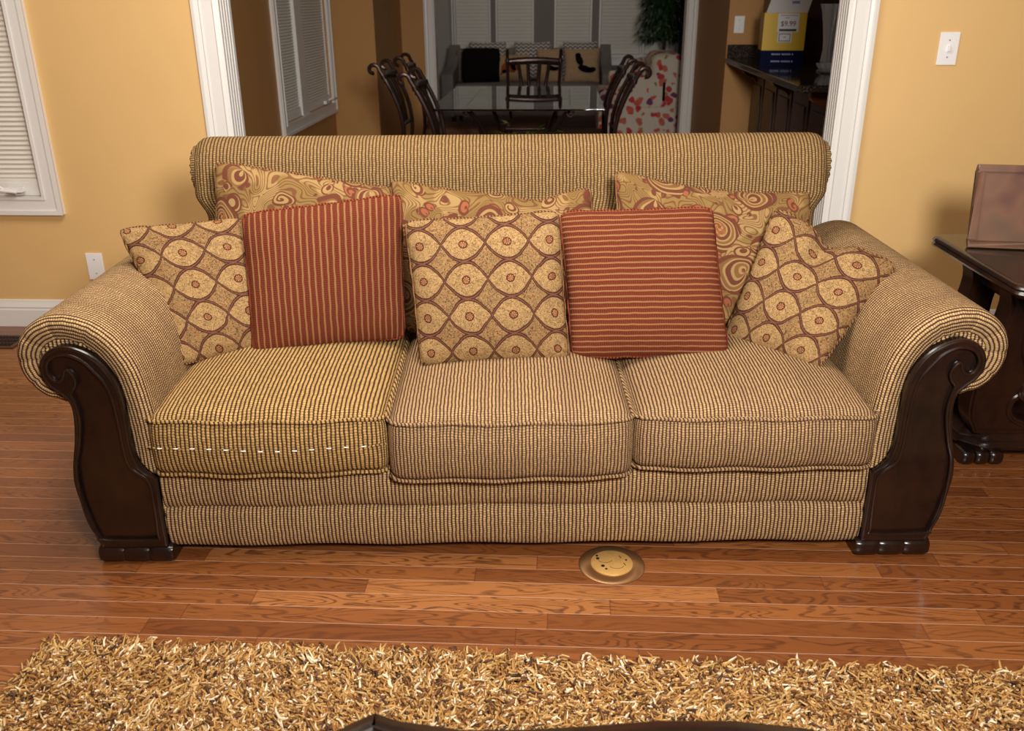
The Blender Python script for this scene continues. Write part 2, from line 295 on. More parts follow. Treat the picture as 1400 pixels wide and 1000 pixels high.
# ------------------------------------------------------------------ object helpers
def setp(o,label=None,cat=None,group=None,kind=None):
    if label: o['label']=label
    if cat: o['category']=cat
    if group: o['group']=group
    if kind: o['kind']=kind
    return o
def empty(name,loc=(0,0,0),rz=0,**k):
    o=bpy.data.objects.new(name,None); o.empty_display_size=.05; COL.objects.link(o); o.location=loc; o.rotation_euler=(0,0,rz); return setp(o,**k)
def link(name,me,mat,parent=None,smooth=True,loc=None,**k):
    mats=mat if isinstance(mat,(list,tuple)) else [mat]
    for m_ in mats: me.materials.append(m_)
    if smooth:
        me.polygons.foreach_set('use_smooth',[True]*len(me.polygons))
    o=bpy.data.objects.new(name,me); COL.objects.link(o)
    if parent: o.parent=parent
    if loc is not None: o.location=loc
    return setp(o,**k)
class MB:
    def __init__(s): s.v=[]; s.f=[]; s.uv=[]; s.mi=[]
    def add(s,vs,fs,uvs=None,mi=0):
        b=len(s.v); s.v+= [tuple(p) for p in vs]
        for k,f in enumerate(fs):
            s.f.append(tuple(b+i for i in f)); s.mi.append(mi)
            if uvs is not None: s.uv.append([uvs[i] for i in f] if not isinstance(uvs,dict) else uvs[k])
            else: s.uv.append([(vs[i][0]+vs[i][1]*.37,vs[i][2]+vs[i][1]) for i in f])
        return s
    def grid(s,P,UV=None,cu=False,cv=False,mi=0):
        nu=len(P); nv=len(P[0]); vs=[p for r in P for p in r]; fs=[];uvs={}
        for i in range(nu if cu else nu-1):
            for j in range(nv if cv else nv-1):
                i2=(i+1)%nu; j2=(j+1)%nv
                fs.append((i*nv+j,i2*nv+j,i2*nv+j2,i*nv+j2))
                if UV is not None:
                    U=lambda a,b: UV(a,b)
                    uvs[len(fs)-1]=[U(i,j),U(i+1,j),U(i+1,j+1),U(i,j+1)]
        return s.add(vs,fs,uvs if UV is not None else None,mi)
    def tube(s,pts,r,n=8,closed=False,cap=True,mi=0,squash=None):
        pts=[Vector(p) for p in pts]; N=len(pts); rings=[]
        def tan(i):
            if closed: return (pts[(i+1)%N]-pts[i-1]).normalized()
            return (pts[min(i+1,N-1)]-pts[max(i-1,0)]).normalized()
        t=tan(0); ref=Vector((0,0,1)) if abs(t.z)<.9 else Vector((1,0,0)); nrm=(ref-t*ref.dot(t)).normalized()
        for i in range(N):
            t=tan(i); nrm=(nrm-t*nrm.dot(t)); nrm=nrm.normalized() if nrm.length>1e-6 else t.orthogonal().normalized(); bi=t.cross(nrm)
            rr=r(i/(N-1 if N>1 else 1)) if callable(r) else r
            q=squash or (1,1)
            rings.append([pts[i]+nrm*(math.cos(a)*rr*q[0])+bi*(math.sin(a)*rr*q[1]) for a in [2*PI*k/n for k in range(n)]])
        s.grid(rings,None,cu=closed,cv=True,mi=mi)
        if cap and not closed:
            b=len(s.v)-N*n
            for base,rev in ((b,True),(b+(N-1)*n,False)):
                f=[base+k for k in range(n)]; f=f[::-1] if not rev else f
                s.f.append(tuple(f)); s.mi.append(mi); s.uv.append([(0,0)]*n)
        return s
    def box(s,lo,hi,mi=0):
        x0,y0,z0=lo;x1,y1,z1=hi
        v=[(x0,y0,z0),(x1,y0,z0),(x1,y1,z0),(x0,y1,z0),(x0,y0,z1),(x1,y0,z1),(x1,y1,z1),(x0,y1,z1)]
        f=[(0,3,2,1),(4,5,6,7),(0,1,5,4),(1,2,6,5),(2,3,7,6),(3,0,4,7)]
        uvs={k:[((v[i][0],v[i][1]) if k<2 else ((v[i][0],v[i][2]) if k in (2,4) else (v[i][1],v[i][2]))) for i in ff] for k,ff in enumerate(f)}
        return s.add(v,f,uvs,mi)
    def lathe(s,prof,n=24,c=(0,0,0),mi=0,wob=None):
        P=[[(c[0]+r*(1+(wob(2*PI*k/n) if wob else 0))*math.cos(2*PI*k/n),c[1]+r*(1+(wob(2*PI*k/n) if wob else 0))*math.sin(2*PI*k/n),c[2]+z) for k in range(n)] for r,z in prof]
        return s.grid(P,None,cv=True,mi=mi)
    def mesh(s,name):
        me=bpy.data.meshes.new(name); me.from_pydata(s.v,[],s.f); me.update()
        uv=me.uv_layers.new(name='UVMap'); flat=[c for f in s.uv for q in f for c in q[:2]]
        uv.data.foreach_set('uv',flat); me.polygons.foreach_set('material_index',s.mi)
        return me
    def fixed(s,name):
        me=s.mesh(name); bm=bmesh.new(); bm.from_mesh(me); bmesh.ops.recalc_face_normals(bm,faces=bm.faces); bm.to_mesh(me); bm.free(); return me
    def build(s,name,mat,parent=None,smooth=True,bevel=0,seg=2,sub=0,loc=None,auto=True,**k):
        me=s.fixed(name)
        if bevel:
            bm=bmesh.new(); bm.from_mesh(me); bmesh.ops.remove_doubles(bm,verts=bm.verts,dist=1e-5)
            es=[e for e in bm.edges if len(e.link_faces)==2 and e.calc_face_angle(0)>math.radians(28)]
            bmesh.ops.bevel(bm,geom=es,offset=bevel,segments=seg,affect='EDGES',profile=.6,clamp_overlap=True); bm.to_mesh(me); bm.free()
        o=link(name,me,mat,parent,smooth,loc,**k)
        if smooth and auto:
            bm=bmesh.new(); bm.from_mesh(me)
            for e in bm.edges:
                if len(e.link_faces)==2 and e.calc_face_angle(0)>math.radians(42): e.smooth=False
            bm.to_mesh(me); bm.free()
        if bevel:
            wn=o.modifiers.new('wn','WEIGHTED_NORMAL'); wn.keep_sharp=True; wn.weight=80
        if sub:
            md=o.modifiers.new('sub','SUBSURF'); md.levels=sub; md.render_levels=sub
        return o
def bx(name,lo,hi,mat,parent=None,bevel=0,seg=2,**k): return MB().box(lo,hi).build(name,mat,parent,bevel=bevel,seg=seg,**k)
def catmull(P,n=8,closed=False):
    out=[]; N=len(P); P=[np.array(p,float) for p in P]
    for i in range(N if closed else N-1):
        if closed: a,b,c,d=P[i-1],P[i],P[(i+1)%N],P[(i+2)%N]
        else: a,b,c,d=P[max(i-1,0)],P[i],P[i+1],P[min(i+2,N-1)]
        for k in range(n):
            t=k/n; out.append(.5*((2*b)+(-a+c)*t+(2*a-5*b+4*c-d)*t*t+(-a+3*b-3*c+d)*t**3))
    if not closed: out.append(P[-1])
    return out
def resample(P,step,closed=True):
    P=[np.array(p,float) for p in P]; Q=P+[P[0]] if closed else P
    L=[0]; 
    for a,b in zip(Q,Q[1:]): L.append(L[-1]+np.linalg.norm(b-a))
    n=max(3,int(L[-1]/step)); Qa=np.array(Q); t=np.linspace(0,L[-1],n+1)
    R=np.stack([np.interp(t,L,Qa[:,k]) for k in range(Qa.shape[1])],1)
    return R[:-1] if closed else R
def area2(P): return .5*sum(P[i-1][0]*P[i][1]-P[i][0]*P[i-1][1] for i in range(len(P)))
def inward(P):
    P=np.array(P); d=np.roll(P,-1,0)-np.roll(P,1,0); d/=np.linalg.norm(d,axis=1)[:,None]+1e-12
    n=np.stack([-d[:,1],d[:,0]],1)
    return n if area2(P)>0 else -n
def polyplate(outer,y0,y1,mb,holes=None,mi=0,front_only=False):
    """extrude a 2D (x,z) outline from y0 to y1"""
    loops=[[Vector((p[0],p[1],0)) for p in outer]]+[[Vector((p[0],p[1],0)) for p in h] for h in (holes or [])]
    tris=tessellate_polygon(loops); flat=[p for l in loops for p in l]; n=len(flat)
    mb.add([(p.x,y0,p.y) for p in flat],[tuple(t) for t in tris],mi=mi)
    if not front_only: mb.add([(p.x,y1,p.y) for p in flat],[tuple(t)[::-1] for t in tris],mi=mi)
    for l in loops:
        N=len(l); mb.add([(p.x,y0,p.y) for p in l]+[(p.x,y1,p.y) for p in l],[(i,(i+1)%N,N+(i+1)%N,N+i) for i in range(N)],mi=mi)
    return mb

# ------------------------------------------------------------------ camera
p_,yw,rl=.39180979,.0536118,-.00666661; HC=1.3291480
fw=Vector((-math.sin(yw)*math.cos(p_),math.cos(yw)*math.cos(p_),-math.sin(p_))); rt=Vector((math.cos(yw),math.sin(yw),0)); up=rt.cross(fw)
r2=rt*math.cos(rl)+up*math.sin(rl); u2=-rt*math.sin(rl)+up*math.cos(rl)
cam=bpy.data.cameras.new('camera'); co_=bpy.data.objects.new('camera',cam); COL.objects.link(co_)
cam.sensor_width=36; cam.sensor_fit='HORIZONTAL'; cam.lens=1225/1400*36; cam.clip_start=.02
co_.matrix_world=Matrix(((r2.x,u2.x,-fw.x,0),(r2.y,u2.y,-fw.y,0),(r2.z,u2.z,-fw.z,HC),(0,0,0,1)))
cam.dof.use_dof=True; cam.dof.focus_distance=2.3; cam.dof.aperture_fstop=5.6
SC.camera=co_

# ------------------------------------------------------------------ room shell
K=dict(kind='structure')
bx('floor',(-4.2,-2.6,-.1),(4.2,12.2,0),M['floor'],**K)
CE=2.7
bx('ceiling',(-4.2,-2.6,CE),(4.2,12.2,CE+.1),M['ceil'],**K)
w=MB(); WX0,WX1,WZ0,WZ1=-3.1,-2.12,.56,2.05      # living window hole
w.box((-4.1,3.60,0),(WX0,3.73,CE)); w.box((WX0,3.60,0),(WX1,3.73,WZ0)); w.box((WX0,3.60,WZ1),(WX1,3.73,CE)); w.box((WX1,3.60,0),(-1.306,3.73,CE))
w.box((-1.306,3.60,2.35),(1.062,3.73,CE)); w.box((1.062,3.60,0),(4.1,3.73,CE))
w.build('wall_back',M['wall'],smooth=False,**K)
bx('wall_left',(-4.2,-2.6,0),(-4.1,3.6,CE),M['wall'],smooth=False,**K)
bx('wall_right',(4.1,-2.6,0),(4.2,3.6,CE),M['wall'],smooth=False,**K)
bx('wall_front',(-4.2,-2.7,0),(4.2,-2.6,CE),M['wall'],smooth=False,**K)
# moulded opening casings and fluted reveals
def casing(name,x0,x1,inner):   # profile across x at the wall face, inner = sign towards the opening
    w_=x1-x0; pr=[(0,0),(0,.014),(.10,.017),(.16,.012),(.5,.012),(.58,.018),(.66,.019),(.72,.014),(.80,.016),(.86,.024),(1.,.024),(1.,0)]
    mb=MB(); P=[]
    for z in (0,2.42):
        P.append([((x0+u*w_) if inner>0 else (x1-u*w_),3.60-d-.0,z) for u,d in pr])
    # the thin edge faces the opening
    mb.grid(P); return mb
cas=casing('trim_1',-1.40,-1.305,-1); 
def reveal(mb,xs,sg):  # fluted jamb lining from y=3.58 to 3.74
    n=5; P=[]; ys=[]; y=3.585; pts=[(xs,y)]
    for k in range(n):
        a=3.585+k*.028
        pts+= [(xs,a),(xs+sg*.007,a+.004),(xs+sg*.007,a+.020),(xs,a+.024)]
    pts+=[(xs,3.745),(xs-sg*.04,3.745)]
    mb.grid([[(x,yy,0) for x,yy in pts],[(x,yy,2.4) for x,yy in pts]])
mbL=MB(); pr=[(0,0),(0,.022),(.12,.024),(.17,.018),(.28,.016),(.33,.020),(.40,.014),(.80,.014),(.86,.018),(.92,.016),(1.,.012),(1.,-.001)]
for (xa,xb,name) in ((-1.400,-1.302,'trim_1'),(1.157,1.058,'trim_2')):
    mb=MB(); sgn=1 if xb>xa else -1
    P=[[(xa+(xb-xa)*u,3.60-d,z) for u,d in pr] for z in (0,2.44)]
    mb.grid(P); reveal(mb,xb,sgn)
    mb.build(name,M['trim'],smooth=False,**K)
mb=MB(); mb.box((-1.302,3.575,2.34),(1.058,3.745,2.44)); mb.build('trim_3',M['trim'],bevel=.004,**K)
# baseboards
def baseboard(name,x0,x1,y,sg=-1,ax='x'):
    pr=[(0,0),(.016,0),(.016,.075),(.013,.082),(.015,.088),(.008,.108),(.006,.118),(0,.120)]
    mb=MB(); P=[]
    for t in (x0,x1):
        P.append([((t,y+sg*d,z) if ax=='x' else (y+sg*d,t,z)) for d,z in pr])
    mb.grid(P); return mb.build(name,M['trim'],smooth=False,**K)
baseboard('baseboard_left',-4.1,-1.40,3.60); baseboard('baseboard_right',1.157,4.1,3.60)
# living room window
def window_unit(name,panels,z0,z1,u0,u1,to,glassdepth,nx=1,handle=None,bz=None):
    """panels: list of (ua,ub) blinds. to(u,d,z)->xyz where d is towards the room"""
    fr=MB()
    def B(ua,ub,za,zb,da,db,m=fr):
        a=to(ua,da,za); b=to(ub,db,zb); m.box([min(a[i],b[i]) for i in range(3)],[max(a[i],b[i]) for i in range(3)])
    cw=.075
    for (ua,ub,za,zb) in ((u0,u0+cw,z0,z1),(u1-cw,u1,z0,z1),(u0+cw,u1-cw,z0,z0+cw),(u0+cw,u1-cw,z1-cw,z1)):
        B(ua,ub,za,zb,-.001,.020)
    # raised outer lip and inner bead of the casing
    for (ua,ub,za,zb) in ((u0,u0+.018,z0,z1),(u1-.018,u1,z0,z1),(u0+.018,u1-.018,z0,z0+.018),(u0+.018,u1-.018,z1-.018,z1)): B(ua,ub,za,zb,.018,.028)
    for (ua,ub,za,zb) in ((u0+cw-.012,u0+cw,z0+cw,z1-cw),(u1-cw,u1-cw+.012,z0+cw,z1-cw),(u0+cw-.012,u1-cw+.012,z0+cw-.012,z0+cw)): B(ua,ub,za,zb,.018,.025)
    # sash rails inside the hole
    a0,a1=u0+cw,u1-cw
    B(a0,a1,z0+cw,bz if bz else z0+cw+.05,-.06,-.008)
    B(a0,a1,z1-cw-.04,z1-cw,-.06,-.01)
    for (pa,pb),(qa,qb) in zip(panels,panels[1:]): B(pb,qa,z0+cw,z1-cw,-.06,.004)
    B(a0,panels[0][0],z0+cw,z1-cw,-.06,-.012); B(panels[-1][1],a1,z0+cw,z1-cw,-.06,-.012)
    root=fr.build(name,M['trim'],smooth=False,**K)
    # panes behind the blinds
    gm=MB()
    for pa,pb in panels: B(pa,pb,z0+cw,z1-cw,-.075,-.07,gm)
    gm.build('pane',M['glass'],root)
    for pa,pb in panels:
        bm_=MB(); zb=(bz if bz else z0+.13)+.012; n=int((z1-cw-.04-zb)/.0095); P=[]
        for i in range(n+1):
            z=zb+i*.0095; d=-.020+(.005 if i%2 else -.005)
            P.append([to(pa+.001,d,z),to(pb-.001,d,z)])
        bm_.grid(P)
        bm_.build('cellular_blind',M['blind'],root,smooth=False)
        rl_=MB(); a=to(pa+.002,-.030,zb-.016); b=to(pb-.002,-.010,zb+.004); rl_.box([min(a[i],b[i]) for i in range(3)],[max(a[i],b[i]) for i in range(3)])
        rl_.build('bottom_rail',M['blind'],root,bevel=.003)
    return root
win=window_unit('window_1',[(-3.0,-2.62),(-2.57,-2.142)],.497,2.12,-3.18,-2.055,lambda u,d,z:(u,3.60-d,z),0,bz=.625)
hm=MB(); hm.box((-2.275,3.565,.592),(-2.205,3.60,.612)); hm.tube([(-2.31,3.555,.604),(-2.28,3.552,.603),(-2.22,3.556,.596)],lambda t:.007,8); hm.tube([(-2.33,3.562,.612),(-2.30,3.556,.625),(-2.27,3.556,.607)],.006,8)
hm.build('crank_handle',M['plate'],win,bevel=.002)
win2=window_unit('window_2',[(6.00,6.40),(6.57,7.235)],.48,2.12,5.87,7.335,lambda u,d,z:(-1.80+d,u,z),0,bz=.60)
hm=MB(); hm.box((-1.79,6.95,.575),(-1.765,7.06,.600)); hm.tube([(-1.765,7.02,.60),(-1.735,7.05,.612),(-1.73,7.10,.605),(-1.74,7.2,.60)],.008,8)
hm.build('crank_handle',M['plate'],win2,bevel=.002)
# dining room shell
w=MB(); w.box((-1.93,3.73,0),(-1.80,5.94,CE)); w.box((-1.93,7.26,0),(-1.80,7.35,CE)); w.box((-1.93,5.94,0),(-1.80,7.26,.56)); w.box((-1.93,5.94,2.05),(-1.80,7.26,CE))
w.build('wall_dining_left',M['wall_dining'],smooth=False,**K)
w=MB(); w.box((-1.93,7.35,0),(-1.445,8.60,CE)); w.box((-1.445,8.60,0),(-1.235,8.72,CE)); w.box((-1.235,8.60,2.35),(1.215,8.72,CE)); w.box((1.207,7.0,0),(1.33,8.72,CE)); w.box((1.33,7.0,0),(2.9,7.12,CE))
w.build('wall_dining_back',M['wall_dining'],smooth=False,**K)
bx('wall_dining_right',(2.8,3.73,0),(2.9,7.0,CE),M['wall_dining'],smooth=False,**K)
for (xa,xb,name) in ((-1.235,-1.137,'trim_4'),(1.207,1.106,'trim_5')):
    mb=MB(); mb.grid([[(xa+(xb-xa)*u,8.60-d,z) for u,d in pr] for z in (0,2.44)]); sgn=1 if xb>xa else -1
    mb.box((min(xb,xb+sgn*-.02),8.59,0),(max(xb,xb+sgn*-.02),8.74,2.4)); mb.build(name,M['trim'],smooth=False,**K)
# sun room shell
w=MB(); w.box((-1.9,8.72,0),(-1.8,11.6,CE)); w.build('wall_sunroom_left',M['grey_wall'],smooth=False,**K)
w=MB(); w.box((1.62,8.72,0),(1.72,11.6,CE)); w.build('wall_sunroom_right',M['navy_dark'],smooth=False,**K)
w=MB(); w.box((-1.8,11.56,0),(1.62,11.7,CE)); w.build('wall_sunroom_back',M['grey_wall'],smooth=False,**K)
def bank(name,us,z0,z1):
    fr=MB(); mbb=[]
    fr.box((us[0][0]-.05,11.50,z0-.13),(us[-1][1]+.05,11.555,z0-.02)); 
    fr.box((us[0][0]-.05,11.47,z0-.03),(us[-1][1]+.05,11.555,z0))
    edges=[us[0][0]-.05]+[x for u in us for x in u]+[us[-1][1]+.05]
    for a,b in zip(edges[0::2],edges[1::2]):
        c=.5*(a+b); fr.box((a,11.50,z0),(a+.022,11.555,z1)); fr.box((b-.022,11.50,z0),(b,11.555,z1))
    root=fr.build(name,M['trim'],bevel=.003,**K)
    for a,b in zip(edges[0::2],edges[1::2]):
        if b-a>.06: bx('mullion_post',(a+.022,11.52,z0),(b-.022,11.55,z1),M['post'],root,label='grey post between the blinds')
    for a,b in us:
        P=[]; n=int((z1-z0)/.02)
        for i in range(n+1): P.append([(a+.004,11.53+(.002 if i%2 else -.002),z0+.005+i*.02),(b-.004,11.53+(.002 if i%2 else -.002),z0+.005+i*.02)])
        MB().grid(P).build('cellular_blind',M['blind'],root,smooth=False)
bank('window_3',[(-1.27,-.87),(-.765,-.35),(-.06,.345),(.475,.95),(1.0,1.36)],.66,2.3)

# ------------------------------------------------------------------ wall plates and vent
def plate(x,y,z,label,kind,rot=0):
    r=empty('wall_plate' if kind!='switch' else 'light_switch',(x,y,z),rot,label=label,cat='wall plate' if kind!='switch' else 'light switch')
    bx('cover_plate',(-.0355,-.006,-.058),(.0355,0,.058),M['plate'],r,bevel=.003)
    for sz in (.030,-.030): 
        mb=MB(); mb.lathe([(.0001,0),(.003,0),(.003,.0015),(.0001,.002)],10); o=mb.build('screw',M['plate_dark'],r); o.rotation_euler=(PI/2,0,0); o.location=(0,-.006,sz)
    return r
r=plate(-1.968,3.60,.272,'small white blank plate low on the mustard wall behind the left sofa arm','plate')
r=plate(1.434,3.60,1.137,'white single toggle light switch on the mustard wall right of the doorway','switch')
bx('toggle',(-.004,-.017,-.009),(.004,-.005,.012),M['plate'],r,bevel=.002); bx('toggle_collar',(-.007,-.0085,-.014),(.007,-.005,.014),M['plate'],r,bevel=.001)
r=plate(1.285,7.0,1.125,'white light switch on the dim dining room wall left of the yellow box','switch')
bx('toggle',(-.004,-.017,-.009),(.004,-.005,.012),M['plate'],r,bevel=.002)
v=empty('floor_vent',(-2.40,3.39,0),0,label='brown slotted floor register beside the left baseboard',cat='floor vent')
bx('vent_frame',(-.17,-.075,0),(.17,.075,.006),M['vent'],v,bevel=.002)
mb=MB()
for i in range(22):
    for j in (-1,0,1): mb.box((-.15+i*.0138,-.014+j*.040,.0055),(-.15+i*.0138+.0075,.014+j*.040,.0085))
mb.build('grille',M['black'],v,smooth=False,label='dark slots')

# ------------------------------------------------------------------ sofa
SR=math.radians(3.3); SO=Vector((-.111,1.923,0)); CX=.012
sofa=empty('sofa',SO,SR,label='large beige chenille three seat sofa with rolled arms and dark carved wood arm fronts',cat='sofa')
def loft(prof,stations,mapf,crease=None,step=.007):
    P=resample(prof,step); nrm=inward(P); N=len(P); L=[0]
    for a,b in zip(P,np.roll(P,-1,0)): L.append(L[-1]+float(np.linalg.norm(b-a)))
    # smooth normals a little
    for _ in range(3): nrm=(np.roll(nrm,1,0)+nrm*2+np.roll(nrm,-1,0)); nrm/=np.linalg.norm(nrm,axis=1)[:,None]
    rings=[]; pl=[0]; last=None
    for (t,ins) in stations:
        if last is not None: pl.append(pl[-1]+math.hypot(t-last[0],ins-last[1]))
        last=(t,ins); Q=P+nrm*ins
        rings.append([mapf(q[0],q[1],t+(crease(L[k],ins) if crease else 0)) for k,q in enumerate(Q)])
    mb=MB(); mb.grid(rings,lambda i,j:(pl[i],L[j]),cv=True)
    return mb,rings,P
def cap(mb,ring,rev=False):
    v=[Vector(p) for p in ring]; tris=None
    # project on dominant plane
    sp=[max(a[i] for a in v)-min(a[i] for a in v) for i in range(3)]; ax=sp.index(min(sp)); ij=[i for i in range(3) if i!=ax]
    tris=tessellate_polygon([[Vector((p[ij[0]],p[ij[1]],0)) for p in v]])
    mb.add([tuple(p) for p in v],[tuple(t) for t in tris],[(p[ij[0]],p[ij[1]]) for p in v])
ARM=[(.872,.06),(.868,.15),(.866,.25),(.867,.36),(.874,.45),(.890,.53),(.925,.595),(.975,.638),(1.040,.657),(1.100,.645),(1.146,.606),(1.164,.553),(1.152,.496),(1.116,.455),(1.072,.438),(1.05,.43),(1.045,.40),(1.058,.34),(1.076,.28),(1.078,.22),(1.066,.14),(1.045,.06)]
WOODO=[(1.04,.045),(1.055,.09),(1.068,.155),(1.074,.20),(1.076,.24),(1.068,.29),(1.053,.35),(1.044,.41),(1.046,.447),(1.064,.470),(1.087,.492),(1.099,.524),(1.093,.555),(1.073,.577),(1.045,.588),(1.013,.585),(.978,.567),(.952,.54),(.933,.50),(.924,.455),(.923,.39),(.924,.33),(.912,.277),(.876,.243)]
WOODI=[(1.064,.277),(1.05,.321),(1.035,.381),(1.031,.415),(1.034,.449),(1.039,.472),(1.029,.486),(1.022,.503),(1.026,.520),(1.034,.531),(1.042,.532),(1.045,.522),(1.053,.508),(1.066,.503),(1.077,.512),(1.083,.532),(1.077,.552),(1.059,.567),(1.029,.570),(.998,.555),(.974,.527),(.953,.494),(.944,.452),(.941,.385),(.940,.311),(.930,.270),(.895,.236),(.891,.189),(.895,.09),(.905,.066),(1.035,.067),(1.047,.082),(1.063,.133),(1.068,.21)]
creases=[.62,.72,.80,.87,.94,1.01,1.08,1.15]
def armcrease(L,ins):
    s=0
    for c in creases:
        s+=math.exp(-((L-c)/.007)**2)
    return .0045*s*min(1,max(0,ins/.012+.25))
feetprof=[(.0,.0),(.035,.0),(.046,.008),(.05,.025),(.044,.042),(.03,.05),(0,.05)]
for sg in (-1,1):
    mp=lambda x,z,t,sg=sg:(CX+sg*x,t,z)
    prof=catmull(ARM,6,True)
    st=[(.022,.058),(.019,.050),(.016,.040),(.013,.030),(.012,.020),(.016,.010),(.024,.004),(.034,0)]+[(.034+i*(.90-.034)/22,0) for i in range(1,23)]+[(.912,.005),(.92,.015)]
    mb,rings,P=loft(prof,st,mp,armcrease)
    cap(mb,rings[0]); cap(mb,rings[-1])
    mb.build('arm',M['weave'],sofa,auto=False)
    # wood facing
    o=resample(catmull(WOODO,5)+[np.array((.877,.20)),np.array((.878,.13)),np.array((.877,.046))],.006); i_=resample(catmull(WOODI,5,True),.006)
    O=[(CX+sg*a,b) for a,b in o]; I=[(CX+sg*a,b) for a,b in i_]
    f=MB(); polyplate(O,.006,.045,f); polyplate(O,-.004,.02,f,[I],front_only=True)
    f.tube([(x,-.0035,z) for x,z in I],.0042,8,closed=True)
    ins=inward(np.array(o)); oo=np.array(o)+ins*.004
    f.tube([(CX+sg*a,.001,b) for a,b in oo],.0062,8,closed=True)
    f.tube([(CX+sg*a,.038,b) for a,b in oo],.0062,8,closed=True)
    pan=f.build('arm_facing',M['wood'],sofa,label='glossy dark wood scroll facing with a raised rim')
    # bracket foot: three rounded lobes
    for (yy,nm) in ((0,'foot'),(.80,'foot')):
        f=MB()
        for (a,b) in ((.866,.925),(.9255,.988),(.9885,1.052)):
            prof_=[]; 
            P=[]
            for k in range(9):
                t=k/8; x=a+(b-a)*t; sc=1-.07*abs(2*t-1)**6
                ring=[(CX+sg*x,yy-.012+.055-(.055*sc)*math.copysign(abs(math.cos(q))**.5,math.cos(q)),.025+.0245*sc*math.copysign(abs(math.sin(q))**.6,math.sin(q))) for q in [2*PI*j/20 for j in range(20)]]
                P.append(ring)
            f.grid(P,cv=True); cap(f,P[0]); cap(f,P[-1])
        f.build(nm,M['wood'],sofa,label='dark carved lobed wood foot')
# back: flat front rising into a roll
BACK=[(.64,.08),(.66,.40),(.685,.62),(.705,.78),(.718,.86),(.745,.915),(.79,.944),(.84,.938),(.885,.90),(.905,.85),(.895,.79),(.865,.755),(.85,.70),(.86,.45),(.87,.08)]
prof=catmull(BACK,6,True); W2=.908
def mback(y,z,t):
    s=min(1,max(0,(z-.72)/.07)); s=s*s*(3-2*s); return (CX+t*(1+.035*s),y,z)
st=[(-W2-.004,.060),(-W2-.004,.045),(-W2+.001,.028),(-W2+.010,.014),(-W2+.024,.004),(-W2+.045,0)]+[(-W2+.045+i*(2*W2-.09)/40,0) for i in range(1,41)]+[(W2-.024,.004),(W2-.010,.014),(W2-.001,.028),(W2+.004,.045),(W2+.004,.060)]
mb,rings,P=loft(prof,st,mback)
cap(mb,rings[0]); cap(mb,rings[-1])
mb.build('backrest',M['weave_back'],sofa,auto=False)
# rolled end panels of the back with gathered pleats
for sg in (-1,1):
    mb=MB(); n=72; cc=(.81,.85); P=[]
    for k,(r,x) in enumerate(((.072,-.010),(.070,.003),(.058,.008),(.040,.008),(.02,.004),(.001,.002))):
        ring=[]
        for j in range(n):
            a=2*PI*j/n; pl=.0022*math.cos(a*18)*min(1,(6-k)/4)*(1 if k<5 else 0)
            ring.append((CX+sg*((W2+.004)*1.035+x-.002+pl),cc[0]+(r)*math.cos(a),cc[1]+r*math.sin(a)))
        P.append(ring)
    mb.grid(P,lambda i,j:(j*.0085,i*.02),cv=True); mb.build('roll_end',M['weave_back'],sofa,label='gathered fabric end of the back roll')
# front rails
for (z0,z1,nm,b0) in ((.144,.262,'upper_front_rail',.030),(.030,.146,'lower_front_rail',.032)):
    c=(z0+z1)/2; h=(z1-z0)/2; pr=[]
    for k in range(15):
        a=-PI/2+PI*k/14; pr.append((.040-b0*abs(math.cos(a))**.55,c+h*math.sin(a)))
    pr+=[(.30,z1),(.30,z0)]
    X0,X1=CX-.874,CX+.874; nx=60; P=[];L=[0]
    for a,b in zip(pr,pr[1:]+pr[:1]): L.append(L[-1]+math.dist(a,b))
    for i in range(nx+1):
        x=X0+(X1-X0)*i/nx; wv=.0025*math.sin(i*.5+z0*40)
        P.append([(x,y,z+(wv if y<.2 else 0)) for y,z in pr])
    mb=MB(); mb.grid(P,lambda i,j:(i*(X1-X0)/nx,L[j]),cv=True); cap(mb,P[0]); cap(mb,P[-1]); mb.build(nm,M['weave'],sofa,auto=False)
bx('under_frame',(CX-.87,.06,.035),(CX+.87,.86,.05),M['bed'],sofa,label='black underside cloth')
bx('seat_deck',(CX-.87,.05,.05),(CX+.87,.70,.215),M['bed'],sofa,label='hidden dark seat deck')
# seat cushions
def rbox(hx,hy,hz,r,nx,ny,nz,fn):
    """rounded box as six uv mapped grids; fn deforms"""
    mb=MB()
    def pt(x,y,z):
        q=Vector((max(-hx+r,min(hx-r,x)),max(-hy+r,min(hy-r,y)),max(-hz+r,min(hz-r,z)))); d=Vector((x,y,z))-q
        if d.length>1e-9: d=d.normalized()*r
        p=q+d; return fn(p.x,p.y,p.z)
    def lin_(h,n):
        a=[-h+2*h*i/n for i in range(n+1)]
        return sorted(set(a+[-h+r*.35,-h+r*.7,h-r*.35,h-r*.7]))
    X,Y,Z=lin_(hx,nx),lin_(hy,ny),lin_(hz,nz)
    for s in (-1,1):
        mb.grid([[pt(x,y,s*hz) for y in Y] for x in X],lambda i,j:(X[i],Y[j]))
        mb.grid([[pt(x,s*hy,z) for z in Z] for x in X],lambda i,j:(X[i],-hy+s*Z[j]))
        mb.grid([[pt(s*hx,y,z) for z in Z] for y in Y],lambda i,j:(Y[j] if False else Y[i],Z[j]))
    return mb
def weld(o,d=1e-5):
    bm=bmesh.new(); bm.from_mesh(o.data); bmesh.ops.remove_doubles(bm,verts=bm.verts,dist=d); bmesh.ops.recalc_face_normals(bm,faces=bm.faces); bm.to_mesh(o.data); bm.free()
